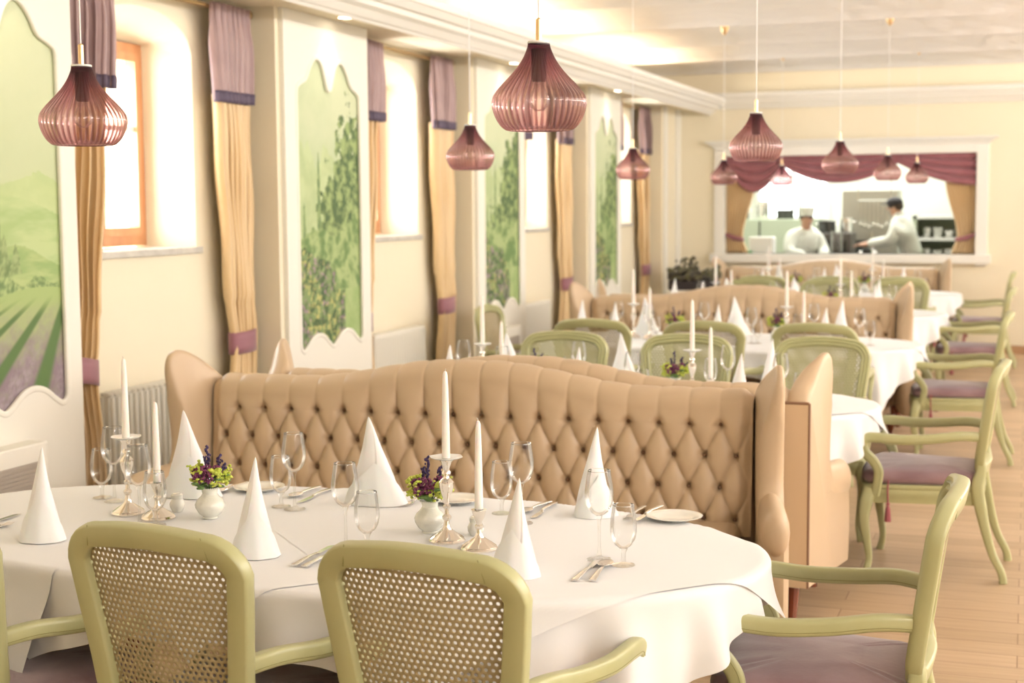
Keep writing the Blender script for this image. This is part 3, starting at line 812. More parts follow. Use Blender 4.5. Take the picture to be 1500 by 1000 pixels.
        m.add(vs,fs); m.build('arm',leather,r,angle=50)
        # side panel seam
    m=MB(); m.box(-hw+.03,hw-.03,-.68,-.06,.16,.33); m.build('seat_base',leather,r,smooth=True,bevel=.02)
    m=MB(); m.box(-hw+.035,hw-.035,-.72,-.17,.33,.46); m.build('seat_cushion',leather,r,smooth=True,bevel=.05,segs=5)
    for x in (-hw-.02,-.0,hw+.02):
        for y in (-.055,-.62):
            m=MB()
            if y>-.3: pth=[(x,y,.17),(x,y+.01,.09),(x,y+.03,0)]; rd=[.03,.025,.018]
            else: pth=[(x,y,.17),(x,y-.03,.11),(x,y-.01,.05),(x,y-.03,0)]; rd=[.035,.032,.016,.02]
            m.tube(pth,rd,10); m.build('leg',mahog,r)
    return r
bq0=make_banquette()
CXB=(BX0+BX1)/2
BQ=[(5.78,0,'tan tufted leather banquette facing the camera behind the front table'),
    (5.84,PI,'tan leather banquette seen from behind, back to back with the front one'),
    (11.42,0,'tan tufted leather banquette facing the camera, behind the third table'),
    (11.48,PI,'tan leather banquette turned to the far tables, mostly hidden'),
    (17.0,0,'farthest tufted tan banquette, against the wall below the kitchen hatch')]
tag(bq0,BQ[0][2],'banquette','tufted tan banquettes'); bq0.location=(CXB,BQ[0][0],0); bq0.rotation_euler=(0,0,.03)
for y,rz,l in BQ[1:]:
    copy_tree(bq0,(CXB+(.155 if y<7 else .08),y,0),rz,l,scale=(.965,1,1) if rz else (1,1,1),skip=('button',) if rz else ())

# ------------------------------------------------------------------ tables and cloths
TX=-1.95; TA,TBB,TN=1.30,.62,2.25; TZ=.75
def sgn(v): return -1 if v<0 else 1
def gfun(x,y): return (abs(x/TA)**TN+abs(y/TBB)**TN)**(1/TN)
def drape(x,y,z0,foldk,foldA,flare,ph=0,gap=0):
    g=gfun(x,y); l=math.hypot(x,y)
    if g<=1 or l<1e-6: return (x,y,z0)
    qx,qy=x/g,y/g; d=l*(1-1/g)
    nx=sgn(qx)*abs(qx/TA)**(TN-1)/TA; ny=sgn(qy)*abs(qy/TBB)**(TN-1)/TBB; q=math.hypot(nx,ny); nx/=q; ny/=q
    R=.022
    if d<R*PI/2: o=R*math.sin(d/R); dz=R*(1-math.cos(d/R))
    else:
        o=R; dz=R+(d-R*PI/2)
    o+=gap*min(1,d/.01)
    th=math.atan2(qy/TBB,qx/TA); e=max(0,d-.03)
    am=foldA*min(1,e/.24)
    o+=am*(math.sin(th*foldk+ph+.5*math.sin(th*5))+.45*math.sin(th*foldk*1.7+1+ph))+flare*e*min(1,e/.14)
    return (qx+nx*o,qy+ny*o,z0-dz*(1-.02))
def table_mesh():
    m=MB(); n=72; vs=[];fs=[]
    for z in (TZ-.03,TZ):
        for k in range(n):
            a=2*PI*k/n; c,s=math.cos(a),math.sin(a); rr=1/((abs(c/TA)**TN+abs(s/TBB)**TN)**(1/TN)); vs.append((c*rr*.995,s*rr*.995,z))
    for k in range(n): fs.append((k,(k+1)%n,n+(k+1)%n,n+k))
    fs.append(tuple(range(n))[::-1]); fs.append(tuple(range(n,2*n))); m.add(vs,fs); return m
TY=[3.79,6.93,10.02,12.92,15.75]
tn=['front table','second table','third table','fourth table','farthest table']
t0=empty('dining_table',(TX,TY[0],0),0,'oval dining table under the white cloths, front table','table','oval dining tables')
table_mesh().build('tabletop',mahog,t0,smooth=False)
for sx in (-1,1):
    for sy in (-1,1):
        m=MB(); m.tube([(sx*.85,sy*.33,TZ-.03),(sx*.85,sy*.33,.3),(sx*.87,sy*.34,0)],[.035,.03,.022],12); m.build('leg',mahog,t0)
m=MB(); HX,HY=TA+.12,TBB+.16
m.grid(260,170,lambda u,v:drape(lerp(-HX,HX,u),lerp(-HY,HY,v),TZ+.004,26,.034,.09))
uc=m.build('tablecloth',cloth_m,None,norm=False,angle=None,loc=(TX,TY[0],0)); tag(uc,'long white tablecloth hanging in folds on the front table','tablecloth','long white tablecloths')
DH=.83
ovs=[]
for i,(dx,wd) in enumerate(((-.67,'left'),(0,'middle'),(.66,'right'))):
    def fo(u,v,dx=dx,i=i):
        a=lerp(-1,1,u);b=lerp(-1,1,v); x=(a-b)/2*DH*.97+dx; y=(a+b)/2*DH
        return drape(x,y,TZ+.0052+.0009*i,13,.012,.34,ph=i,gap=.0035+.0015*i)
    m=MB(); m.grid(120,120,fo); o=m.build('table_overlay',over_m,None,norm=False,angle=None,loc=(TX,TY[0],0)); tag(o,'white square overlay cloth laid diagonally, %s one on the front table'%wd,'tablecloth','white diagonal overlay cloths'); ovs.append((o,wd))
for k in range(1,5):
    copy_tree(t0,(TX,TY[k],0),0,'oval dining table under white cloths, %s from the camera'%tn[k])
    c=uc.copy(); COL.objects.link(c); c.location=(TX,TY[k],0); c['label']='long white tablecloth hanging in folds on the %s'%tn[k]
    for o,wd in ovs:
        c=o.copy(); COL.objects.link(c); c.location=(TX,TY[k],0); c['label']='white square overlay cloth laid diagonally, %s one on the %s'%(wd,tn[k])
TOP=TZ+.0072

# ------------------------------------------------------------------ table items (prototypes)
def napkin_mesh(v):
    rr=random.Random(v); m=MB(); H=.270; nu,nv=110,40; wx,wy=((.058,.048),(.090,.046),(.060,.050))[v]
    lean=(.010,-.014,.016)[v]
    def kk(t): return .86*(1-t)**1.12+.14*(1-t)**.35*(1 if t<.97 else (1-t)/.03)+.05*math.sin(PI*min(1,t*1.6))*(1-t)
    def cx_(t): return lean*(t**2.2)
    def fn(u,t):
        a=2*PI*u; z=H*t; k=kk(t)
        sp=0
        for a0,tw,h in ((-2.3+v*.7,.9,.15),(.5,-.7,.12)):
            d=(a-a0-tw*t)%(2*PI); sp+=h*(math.exp(-d/.8)-math.exp(-(2*PI-d)/.06)*0)
        k*=1+sp*(1-.6*t)-.06+.02*math.sin(2*a+5*t)
        return (wx*k*math.cos(a)+cx_(t),wy*k*math.sin(a),z)
    m.grid(nu,nv,fn,closeu=True)
    # folded cuff wrapped around the foot, its edge rising diagonally
    for q in range(2):
        def cf(u,t,q=q):
            w_=2*u-1; a=1.55*w_-1.05-.35*q; zt=(.125-.040*q)*max(0,1-abs(w_+.15)/1.15)**.75+.006; z=zt*t; tz=z/H
            o=1.05+.035*(1-q)+(.30-.08*q)*max(0,1-tz/.46)**1.6*(1-w_*w_*.75)+.035*math.sin(9*a+q)*(1-t)*(1-w_*w_)
            return (wx*kk(tz)*o*math.cos(a)+cx_(tz),wy*kk(tz)*o*math.sin(a),z+.0008)
        m.grid(30,8,cf)
    return m
nap=[]
for v in range(3):
    m=napkin_mesh(v); me=m.mesh('napkin',napk,True,False); nap.append(me)
def napkin(x,y,rz,v,label,s=1,group='folded white napkins'):
    o=bpy.data.objects.new('napkin',nap[v]); COL.objects.link(o); o.location=(x,y,TOP); o.rotation_euler=(0,0,rz); o.scale=(1,1,s); tag(o,label,'napkin',group)
    if 'NM' not in KIDS: pass
    return o
def glass_proto(kind):
    if kind=='wine':  bowl=[(.003,.118),(.012,.121),(.024,.130),(.034,.146),(.0385,.165),(.0385,.185),(.035,.210),(.0305,.238),(.0300,.240)]; stem=[(.0345,0),(.033,.002),(.018,.004),(.007,.010),(.0042,.03),(.0038,.07),(.0042,.105),(.009,.118),(.004,.121)]
    else: bowl=[(.003,.043),(.012,.046),(.024,.056),(.032,.072),(.0355,.092),(.035,.115),(.0315,.140),(.0285,.158),(.028,.160)]; stem=[(.031,0),(.030,.002),(.015,.004),(.007,.009),(.0055,.02),(.0065,.034),(.012,.045),(.004,.046)]
    r=empty('wine_glass' if kind=='wine' else 'water_goblet')
    m=MB(); m.lathe(bowl,28); b=m.build('bowl',glass_m,r)
    m=MB(); m.lathe([(bowl[-1][0]-.0009,bowl[-1][1]-.0006),(bowl[-1][0]+.0009,bowl[-1][1]-.0004),(bowl[-1][0]+.0003,bowl[-1][1]+.0012),(bowl[-1][0]-.0009,bowl[-1][1]-.0006)],28); m.build('rim',rim_m,b)
    m=MB(); m.lathe([(0,0)]+stem+[(0,stem[-1][1])],24); m.build('stem',foot_m,r)
    return r
GP={'wine':glass_proto('wine'),'water':glass_proto('water')}
gused={}
def glass(kind,x,y,label,s=1):
    p=GP[kind]
    if kind not in gused:
        gused[kind]=1; p.location=(x,y,TOP); p.scale=(s,s,s); tag(p,label,'glass','wine glasses' if kind=='wine' else 'water goblets'); return p
    return copy_tree(p,(x,y,TOP),0,label,s)
def first_or_copy(store={}):
    def f(p,x,y,rz,label,cat,group,z=None,scale=None):
        z=TOP if z is None else z
        if p.name not in store:
            store[p.name]=1; p.location=(x,y,z); p.rotation_euler=(0,0,rz); tag(p,label,cat,group)
            if scale: p.scale=(scale,)*3
            return p
        return copy_tree(p,(x,y,z),rz,label,scale or 1)
    return f
put=first_or_copy()
def flute(n,a): return lambda th,z:1+a*abs(math.cos(th*n/2))
def stick(tall):
    r=empty('candlestick' if tall else 'short_candlestick')
    m=MB(); m.lathe([(0,0),(.052,0),(.052,.004),(.047,.010)],40); m.lathe([(.047,.010),(.036,.018),(.024,.026),(.014,.034)],40,rf=flute(26,.04)); m.lathe([(.014,.034),(.010,.042),(.009,.050)],40); m.build('foot',silver,r)
    m=MB()
    if tall: m.lathe([(.009,.050),(.008,.058),(.013,.066),(.013,.071),(.007,.077),(.006,.09),(.011,.097),(.012,.101),(.007,.106),(.009,.12),(.016,.138),(.0205,.155),(.021,.168),(.015,.176),(.009,.181),(.008,.186),(.013,.192),(.013,.197),(.009,.203),(.011,.212),(.016,.226),(.021,.232)],24)
    else: m.lathe([(.009,.050),(.008,.056),(.012,.062),(.012,.066),(.008,.070),(.009,.078),(.014,.088),(.019,.104),(.020,.110)],24)
    m.build('stem',silver,r)
    zt=.232 if tall else .108
    if tall:
        m=MB(); m.lathe([(.0,zt),(.02,zt),(.036,zt+.004),(.046,zt+.008),(.047,zt+.0095),(.035,zt+.0065),(.016,zt+.004),(0,zt+.004)],32,rf=lambda th,z:1+.05*math.cos(6*th)); m.build('drip_dish',dish_m,r)
    else:
        m=MB(); m.lathe([(.012,zt),(.020,zt+.001),(.022,zt+.003),(.012,zt+.003)],24); m.build('drip_dish',silver,r)
    return r
ST=stick(True); SS=stick(False)
def candle():
    r=empty('taper_candle'); m=MB(); m.lathe([(0,0),(.0118,0),(.0118,.01),(.0108,.10),(.0085,.20),(.0068,.235),(.0045,.243),(0,.246)],20); m.build('wax',wax,r)
    m=MB(); m.tube([(0,0,.243),(.001,0,.249),(.005,0,.252)],.0011,5); m.build('wick',wick_m,r); return r
CA=candle()
def vase():
    r=empty('bud_vase'); m=MB(); m.lathe([(0,0),(.020,0),(.022,.003),(.020,.006),(.030,.014),(.040,.030),(.0415,.040),(.036,.052),(.025,.062),(.0205,.070),(.022,.080),(.0255,.086),(.0235,.086),(.018,.072),(.0,.070)],32)
    m.build('vessel',vase_m,r); m=MB()
    for k in range(26): a=2*PI*k/26; m.blob((.0245*math.cos(a),.0245*math.sin(a),.0855),.0026,1)
    m.build('beaded_rim',porc,r); return r
VA=vase()
def posy(seed):
    rr=random.Random(seed); r=empty('flower_posy')
    m=MB()
    for k in range(90):
        a=rr.choice((rr.uniform(2.2,4.1),rr.uniform(-1.0,.9),rr.uniform(0,6.3))); d=rr.uniform(.030,.056); z=rr.uniform(.005,.048)
        for j in range(4): m.blob((d*math.cos(a)+rr.gauss(0,.004),d*math.sin(a)*.85+rr.gauss(0,.004),z+rr.gauss(0,.004)),rr.uniform(.0028,.0055),1,(1,1,.8),.5,rr)
    m.build('lime_blossom',lime,r,angle=None)
    m=MB()
    for c in ((-.012,-.03,.022),(.014,-.028,.026),(.0,-.018,.040),(-.026,-.014,.034),(.028,-.006,.040)):
        for k in range(46):
            v=Vector((rr.gauss(0,1),rr.gauss(0,1),rr.gauss(0,1))).normalized()*rr.uniform(.010,.0155); m.blob((c[0]+v.x,c[1]+v.y,c[2]+v.z),rr.uniform(.002,.0042),1,(1,1,1),.6,rr)
    m.build('purple_blossom',purplef,r,angle=None)
    m=MB()
    for (dx,dy,h) in ((-.004,.0,.100),(.022,.008,.078),(.038,-.004,.058),(-.016,.01,.07)):
        p0=Vector((dx*.3,dy*.3,.0)); p1=Vector((dx*1.3,dy,h)); m.tube([p0,p1],.0012,5)
        for k in range(22):
            t=lerp(.55,1,k/21); q=p0.lerp(p1,t); w=.006*(1.25-abs(t-.75)*3); m.blob((q.x+rr.uniform(-w,w),q.y+rr.uniform(-w,w),q.z),rr.uniform(.002,.0035),1,(1,1,1.4),.4,rr)
    m.build('lavender_sprig',lavf,r,angle=None)
    m=MB()
    for k in range(26):
        a=rr.uniform(0,6.3); d=rr.uniform(.012,.046); z=rr.uniform(-.005,.03); m.blob((d*math.cos(a),d*math.sin(a),z),.013,1,(1,.7,.35),.3,rr)
    for k in range(6): a=k; m.tube([(0,0,-.05),(.01*math.cos(a),.01*math.sin(a),.01)],.0015,5)
    m.build('foliage',leaf,r,angle=None); return r
PO=[posy(3),posy(8)]
def shaker():
    r=empty('table_shaker'); m=MB(); m.lathe([(0,0),(.015,0),(.017,.004),(.0225,.014),(.024,.024),(.020,.034),(.017,.040)],24); m.build('body',porc,r)
    m=MB(); m.lathe([(.017,.040),(.0185,.043),(.0185,.052),(.013,.057),(0,.058)],24); m.build('cap',porc,r); return r
SH=shaker()
def plate():
    r=empty('side_plate'); m=MB(); m.lathe([(0,.002),(.045,.002),(.048,.0),(.052,.003),(.062,.0075),(.0835,.0125),(.085,.014),(.082,.0148),(.062,.0105),(.052,.006),(0,.005)],48); m.build('dish',porc,r); return r
PL=plate()
def cut_path(kind):
    r=empty({'knife':'table_knife','fork':'table_fork','spoon':'table_spoon'}[kind])
    m=MB()
    hp=[(0,-.105,.004),(0,-.06,.006),(0,-.01,.0075),(0,.03,.006)]
    wid=[1.6,1.35,.95,.7]
    p=spline(hp,5); n=len(p); sc=[]
    for i in range(n): t=i/(n-1)*3; a=int(min(t,2)); w=lerp(wid[a],wid[a+1],t-a); sc.append((w,1))
    m.sweep(p,rrect(.0115,.0042,.0018,3),(0,0,1),scale=sc); m.build('handle',steel,r,angle=50)
    m=MB()
    if kind=='knife':
        vs=[];N=12
        for i in range(N+1):
            t=i/N; y=.03+.105*t; w=.017*(1-.9*max(0,t-.75)/.25*0) ; back=.0045; edge=-.0125*(math.sin(PI*min(1,t*1.1+.12)*.5+.2))**.5 if t<.9 else -.0125*(1-t)/.1*.9
            vs+=[(back*(1-.5*t*t),y,.0045),(edge,y,.004),(edge,y,.003),(back*(1-.5*t*t),y,.002)]
        fs=[]
        for i in range(N): a=4*i;b=a+4; fs+=[(a,b,b+1,a+1),(a+1,b+1,b+2,a+2),(a+2,b+2,b+3,a+3),(a+3,b+3,b,a)]
        fs+=[(0,1,2,3),(4*N+3,4*N+2,4*N+1,4*N)]; m.add(vs,fs); m.build('blade',steel,r)
    elif kind=='spoon':
        def f(u,v):
            a=2*PI*u; return (.0215*v*math.sin(a),.062+.034*v*math.cos(a)*(1+.08*math.cos(a)),.0015+.0075*v*v)
        m.grid(24,8,f,closeu=True); o=m.build('spoon_bowl',steel,r); s=o.modifiers.new('t','SOLIDIFY'); s.thickness=.0015
    else:
        def f(u,v): x=lerp(-1,1,u); return (x*lerp(.004,.0125,sstep(0,.6,v)),lerp(.028,.062,v),.006-.003*v+.002*x*x)
        m.grid(8,6,f)
        o=m.build('fork_head',steel,r); s=o.modifiers.new('t','SOLIDIFY'); s.thickness=.0016
        for q in range(4):
            m=MB(); x=lerp(-.0108,.0108,q/3); m.tube([(x,.060,.003),(x,.080,.002),(x*.92,.104,.0055)],[.0017,.0016,.0009],6); m.build('tine',steel,r)
    return r
KN,FK,SP=cut_path('knife'),cut_path('fork'),cut_path('spoon')

# ---- set the tables
NAPS=[(-2.646,3.457,0,'near','left'),(-1.968,3.471,0,'near','middle'),(-1.223,3.495,2,'near','right'),(-2.58,4.137,1,'far','left'),(-1.947,4.205,1,'far','middle'),(-1.233,4.241,2,'far','right')]
WG=[(-2.144,4.043,'between the left and middle far napkins'),(-1.756,3.605,'right of the middle near napkin'),(-1.402,4.066,'left of the far right napkin'),(-1.058,3.702,'in front of the far right napkin'),(-2.765,3.986,'left of the far left napkin'),(-2.48,3.699,'right of the near left napkin')]
WT=[(-2.205,4.068,'between the left and middle far napkins'),(-1.70,3.623,'right of the middle near napkin'),(-1.505,4.178,'left of the far right napkin'),(-.981,3.663,'in front of the far right napkin'),(-2.837,4.022,'left of the far left napkin'),(-2.435,3.714,'right of the near left napkin')]
CS=[(-2.611,3.834,'left',True),(-2.482,3.800,'left',False),(-1.527,3.782,'right',True),(-1.405,3.716,'right',False)]
VS=[(-2.329,3.848,'left'),(-1.613,3.865,'right')]
for k in range(5):
    dy=TY[k]-TY[0]; T=tn[k]; rk=random.Random(k+11)
    def J(a=.03): return 0 if k==0 else rk.uniform(-a,a)
    for i,(x,y,v,a,b) in enumerate(NAPS):
        if k and a=='near': y+=0
        s={0:(.99,1.0,.93,1.05,1.03,1.0)}.get(k,(1,1.02,.97,1,1.03,.98))[i]
        napkin(x+J(),y+dy+J(.02),(.1,.25,-.35,.15,.1,.6)[i]+J(.5),v,'white napkin folded to a tall point, %s row %s place on the %s'%(a,b,T),s)
    for x,y,w in WG: glass('wine',x+J(.02),y+dy+J(.02),'tall clear wine glass %s, %s'%(w,T))
    for x,y,w in WT: glass('water',x+J(.02),y+dy+J(.02),'short clear water goblet %s, %s'%(w,T))
    for x,y,w,tall in CS:
        x2,y2=x+J(.015),y+dy+J(.015)
        if tall:
            put(ST,x2,y2,0,'tall silver candlestick with white drip dish, %s pair on the %s'%(w,T),'candlestick','tall silver candlesticks')
            put(CA,x2,y2,rk.uniform(0,6),'white taper candle in the tall candlestick, %s pair on the %s'%(w,T),'candle','white taper candles',z=TOP+.237)
        else:
            put(SS,x2,y2,0,'short silver candlestick, %s pair on the %s'%(w,T),'candlestick','short silver candlesticks')
            put(CA,x2,y2,rk.uniform(0,6),'white taper candle in the short candlestick, %s pair on the %s'%(w,T),'candle','white taper candles',z=TOP+.112)
    for q,(x,y,w) in enumerate(VS):
        put(VA,x,y+dy,0,'white bulbous bud vase holding flowers, %s one on the %s'%(w,T),'vase','bud vases',scale=1.1)
        put(PO[q],x,y+dy,0,'posy of lime and purple flowers with lavender in the %s vase, %s'%(w,T),'flowers','flower posies',z=TOP+.102,scale=1.2)
# extras on the front table
put(SH,-2.481,3.906,0,'white porcelain shaker beside the left flower vase, front table','shaker','porcelain shakers')
put(SH,-1.474,3.871,0,'white porcelain shaker between the right candlesticks, front table','shaker','porcelain shakers')
for (x,y,l) in ((-.98,4.248,'small white side plate at the right end of the front table'),(-2.406,4.29,'small white side plate right of the far left napkin'),(-1.70,4.30,'small white side plate behind the right flower vase')):
    put(PL,x,y,0,l,'plate','white side plates')
SPL=.018
cut=[(KN,-2.178,4.262,PI,'table knife beside the middle far napkin, handle away from camera'),(SP,-2.235,4.285,PI,'table spoon lying left of the middle far napkin'),(KN,-1.393,4.262,PI,'table knife left of the far right napkin'),(SP,-1.43,4.275,PI-.15,'table spoon left of the far right napkin'),
 (KN,-1.065,4.275,PI-.1,'table knife leaning by the right side plate'),(FK,-1.112,4.29,PI,'table fork right of the far right napkin'),(FK,-1.83,4.275,PI,'table fork in front of the plate behind the right vase'),
 (SP,-1.018,3.575,.07,'soup spoon at the near right place, bowl upward'),(KN,-1.052,3.565,-.02,'table knife beside the soup spoon at the near right place'),
 (KN,-1.801,3.49,0,'table knife at the near middle place, under the chair top'),(FK,-1.765,3.485,-.05,'second piece of cutlery, fork beside the near middle knife'),
 (KN,-2.92,3.58,0,'table knife at the left edge of the front table'),(FK,-2.86,3.50,.05,'table fork at the left edge of the front table'),(SP,-2.51,4.285,PI,'table spoon right of the far left napkin')]
for p,x,y,rz,l in cut:
    put(p,x,y,rz,l,'cutlery','cutlery on the front table',z=TOP+(.008 if 'leaning' in l else 0))
# napkins at the heads of the far tables
napkin(-2.98,9.98,0,0,'white folded napkin at the left head of the third table')
napkin(-3.03,13.1,0,0,'white folded napkin at the left head of the fourth table')

# ------------------------------------------------------------------ chairs placed
ds=['left','middle','right']
for i,x in enumerate((-2.56,-1.875,-1.215)):
    place_chair(x,2.915,-.13 if i else -.12,'sage green cane-back armchair seen from behind at the front table, %s of three'%ds[i],'green armchairs at the tables')
for i,x in enumerate((-2.48,-1.77,-1.03)):
    place_chair(x,7.92,PI,'sage green armchair facing the camera behind the second table, %s of three'%ds[i],'green armchairs at the tables')
for i,x in enumerate((-2.6,-1.88,-1.2)):
    place_chair(x,8.98,.0,'sage green cane-back armchair seen from behind at the third table, %s of three'%ds[i],'green armchairs at the tables')
for i,x in enumerate((-2.48,-1.77,-1.10)):
    place_chair(x,13.98,PI,'sage green armchair facing the camera behind the fourth table, %s of three'%ds[i],'green armchairs at the tables')
for i,x in enumerate((-2.5,-1.80,-1.15)):
    place_chair(x,14.72,0,'sage green armchair seen from behind at the farthest table, %s of three'%ds[i],'green armchairs at the tables')
for i,(y,x,rz,l) in enumerate(((3.92,-.235,PI/2,'nearest sage green armchair on the right, facing left to the front table end'),(7.02,-.165,PI/2-.03,'sage green armchair with plum cushion at the right end of the second table'),
   (10.14,-.175,PI/2,'sage green armchair with plum cushion at the right end of the third table'),(13.02,-.18,PI/2,'sage green armchair at the right end of the fourth table'),(16.0,-.20,PI/2,'farthest sage green armchair on the right, near the back wall'))):
    place_chair(x,y,rz,l,'green armchairs at the tables')
place_chair(-3.62,9.95,-PI/2,'sage green armchair at the left end of the third table','green armchairs at the tables')

# ------------------------------------------------------------------ pendants
def pendant():
    r=empty('pendant_lamp')   # origin at the rim of the shade
    prof=[(.074,.0),(.084,.003),(.097,.015),(.108,.034),(.1145,.054),(.116,.070),(.112,.086),(.102,.101),(.087,.118),(.070,.136),(.054,.155),(.041,.175),(.0325,.193),(.028,.206),(.027,.215)]
    p=[(q.x,q.y) for q in spline([(a,b,0) for a,b in prof],3)]
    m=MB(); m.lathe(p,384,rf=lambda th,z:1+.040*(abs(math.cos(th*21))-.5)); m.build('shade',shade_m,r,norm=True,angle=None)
    m=MB(); m.lathe([(.0,.213),(.027,.213),(.0285,.216),(.027,.219),(0,.219)],32); m.build('shade_ring',dish_m,r)
    m=MB(); m.lathe([(0,.120),(.016,.120),(.019,.13),(.019,.20),(.0,.203)],20); m.build('lamp_socket',mat('plum_socket',(.22,.10,.12),.4),r)
    m=MB(); m.lathe([(0,.218),(.0075,.218),(.0075,.272),(.003,.276),(0,.277)],16); m.build('brass_sleeve',brass_l,r)
    m=MB(); m.lathe([(0,.048),(.012,.050),(.022,.060),(.026,.074),(.022,.090),(.014,.106),(.012,.120),(0,.121)],20); m.build('bulb',glass_m,r)
    m=MB(); m.tube([(0,0,.27),(0,0,CZ-1.875)],.0022,8); m.build('cord',cord_m,r)
    m=MB(); m.lathe([(.0,CZ-1.925),(.010,CZ-1.92),(.030,CZ-1.885),(.042,CZ-1.842),(.0,CZ-1.84)],20); m.build('ceiling_canopy',brass_l,r)
    return r
PD=pendant()
PP=[(-2.454,3.45,1.871,'left pendant over the front table'),(-1.153,3.50,1.883,'right pendant over the front table'),(-2.56,6.70,1.870,'left pendant over the second table'),(-1.156,6.60,1.884,'right pendant over the second table'),
 (-2.583,9.9,1.868,'left pendant over the third table'),(-1.179,9.9,1.886,'right pendant over the third table'),(-2.541,12.9,1.864,'left pendant over the fourth table'),(-1.137,12.9,1.882,'right pendant over the fourth table'),(-2.457,15.6,1.880,'left pendant over the farthest table'),(-1.082,15.6,1.886,'right pendant over the farthest table')]
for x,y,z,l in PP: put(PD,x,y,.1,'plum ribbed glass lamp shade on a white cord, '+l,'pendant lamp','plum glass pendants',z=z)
# recessed downlights
dl_e=mat('downlight_glow',(1,.9,.75),.5,emit=((1,.86,.66),14))
DL=[4.90,7.93,10.95,14.02]
r0=None
for i,y in enumerate(DL):
    if r0 is None:
        r0=empty('downlight'); m=MB(); m.lathe([(.045,-.001),(.058,-.004),(.062,0),(.045,.002)],28); m.build('trim_ring',brass_l,r0); m=MB(); m.lathe([(0,-.002),(.045,-.002)],28); m.build('lens',dl_e,r0)
        for c in kids(r0): pass
        r0.location=(-3.80,y,SOF); tag(r0,'recessed downlight in the soffit above the nearest mural','light','soffit downlights')
    else: copy_tree(r0,(-3.80,y,SOF),0,'recessed downlight in the soffit above the %s mural'%['','second','third','farthest'][i])
# dark planter by the back corner
r=empty('heather_planter',(-3.50,16.1,0),0,'dark bushy plant arrangement in the back left corner','plant')
m=MB(); m.box(-.30,.30,-.14,.14,0,.74); m.build('stand',white_board,r,smooth=False,bevel=.01)
m=MB(); m.box(-.27,.27,-.11,.11,.74,.85); m.build('trough',mat('dark_basket',(.05,.04,.04),.8,bump=(60,.6,.01)),r,smooth=False,bevel=.02)
m=MB(); rr=random.Random(5)
for k in range(260):
    x=rr.uniform(-.29,.29); m.blob((x,rr.uniform(-.12,.12),.87+abs(rr.gauss(0,.05))),rr.uniform(.015,.035),1,(1,1,1),.6,rr)
for k in range(60):
    t=rr.random(); m.blob((-.05+rr.gauss(0,.05),rr.uniform(-.05,.05),.92+.18*t),rr.uniform(.01,.022),1,(1,1,1),.6,rr)
m.build('foliage',darkplant,r,angle=None)

# ------------------------------------------------------------------ serving-hatch curtains and swags
def swag(x0,x1,drop,label,mirror=0,zt=2.245):
    W=x1-x0; m=MB()
    def fn(u,v):
        s=math.sin(PI*u)**.75 if not mirror else (math.sin(PI/2*u)**.9 if mirror>0 else math.cos(PI/2*u)**.9)
        sag=drop*v*s+ .05*v
        a=v*7*PI
        return (x0+W*u, YB+.03-.02*math.sin(a)*(.3+.7*s)-.03*v, zt-sag+.010*math.cos(a)*s)
    m.grid(40,70,fn); o=m.build('swag_valance',swag_m,None,norm=False,angle=None); tag(o,label,'valance','burgundy swags in the kitchen hatch')
    s=o.modifiers.new('t','SOLIDIFY'); s.thickness=.004
swag(OX0,-2.72,.36,'burgundy draped swag at the left of the kitchen hatch')
swag(-2.78,-1.36,.26,'wide burgundy draped swag in the middle of the kitchen hatch')
swag(-1.50,OX1,.30,'burgundy draped swag at the right of the kitchen hatch',mirror=1)
def hatch_curtain(xe,side,label):
    r=empty('hatch_curtain',(xe,YB+.07,0),0,label,'curtain','gold curtains in the kitchen hatch'); 
    def fn(u,v):
        z=lerp(OZ0,2.06,v); d=abs(z-1.30); w=lerp(.20,.34,sstep(.0,.65,z-1.30)) if z>1.30 else lerp(.20,.26,sstep(0,.2,1.30-z))
        return (side*w*u,.018*math.sin(u*2*PI*8+z),z)
    m=MB(); m.grid(90,30,fn); o=m.build('drape',drape_m,r,norm=False,angle=None); s=o.modifiers.new('t','SOLIDIFY'); s.thickness=.003
    m=MB(); m.tube([(side*-.02,-.03,1.34),(side*.10,-.04,1.29),(side*.22,-.03,1.27)],[.02,.03,.02],10); m.build('tieback',swag_m,r)
hatch_curtain(OX0,1,'gold curtain tied back at the left of the kitchen hatch')
hatch_curtain(OX1,-1,'gold curtain tied back at the right of the kitchen hatch')

# ------------------------------------------------------------------ kitchen furniture
def kthing(name,label,cat,loc,group=None): return empty(name,loc,0,label,cat,group)
r=kthing('oven_tower','tall grey stainless oven behind the cooks','oven',(-1.98,20.3,0)); m=MB(); m.box(-.36,.36,-.35,.35,0,1.86); m.build('casing',steel_k,r,smooth=False,bevel=.01)
m=MB(); m.box(-.30,.0,-.37,-.35,.6,1.20); m.build('oven_door',kdark,r,smooth=False); m=MB(); m.tube([(.04,-.39,.7),(.04,-.39,1.3)],.012,8); m.build('handle',steel,r)
for i in range(7):
    x=-2.08+i*.055; r=kthing('ladle','hanging steel ladle, one of a row before the oven, number %s from the left'%['one','two','three','four','five','six','seven'][i],'utensil',(x,19.85,1.72),'ladles hanging in the kitchen')
    m=MB(); m.tube([(0,0,0),(0,0,-.28-.02*(i%3))],.006,6); m.build('rod',steel,r); m=MB(); m.blob((0,0,-.31-.02*(i%3)),.028,1); m.build('cup',steel,r)
m=MB(); m.tube([(-2.12,19.85,1.72),(-1.70,19.85,1.72)],.01,8); o=m.build('utensil_rail',steel_k); tag(o,'horizontal steel rail carrying the kitchen ladles','rail')
mb=MB(); mb.tube([(-2.12,19.85,1.72),(-2.12,19.85,3.1)],.006,6); mb.tube([(-1.70,19.85,1.72),(-1.70,19.85,3.1)],.006,6); o2=mb.build('hanger',steel,o)
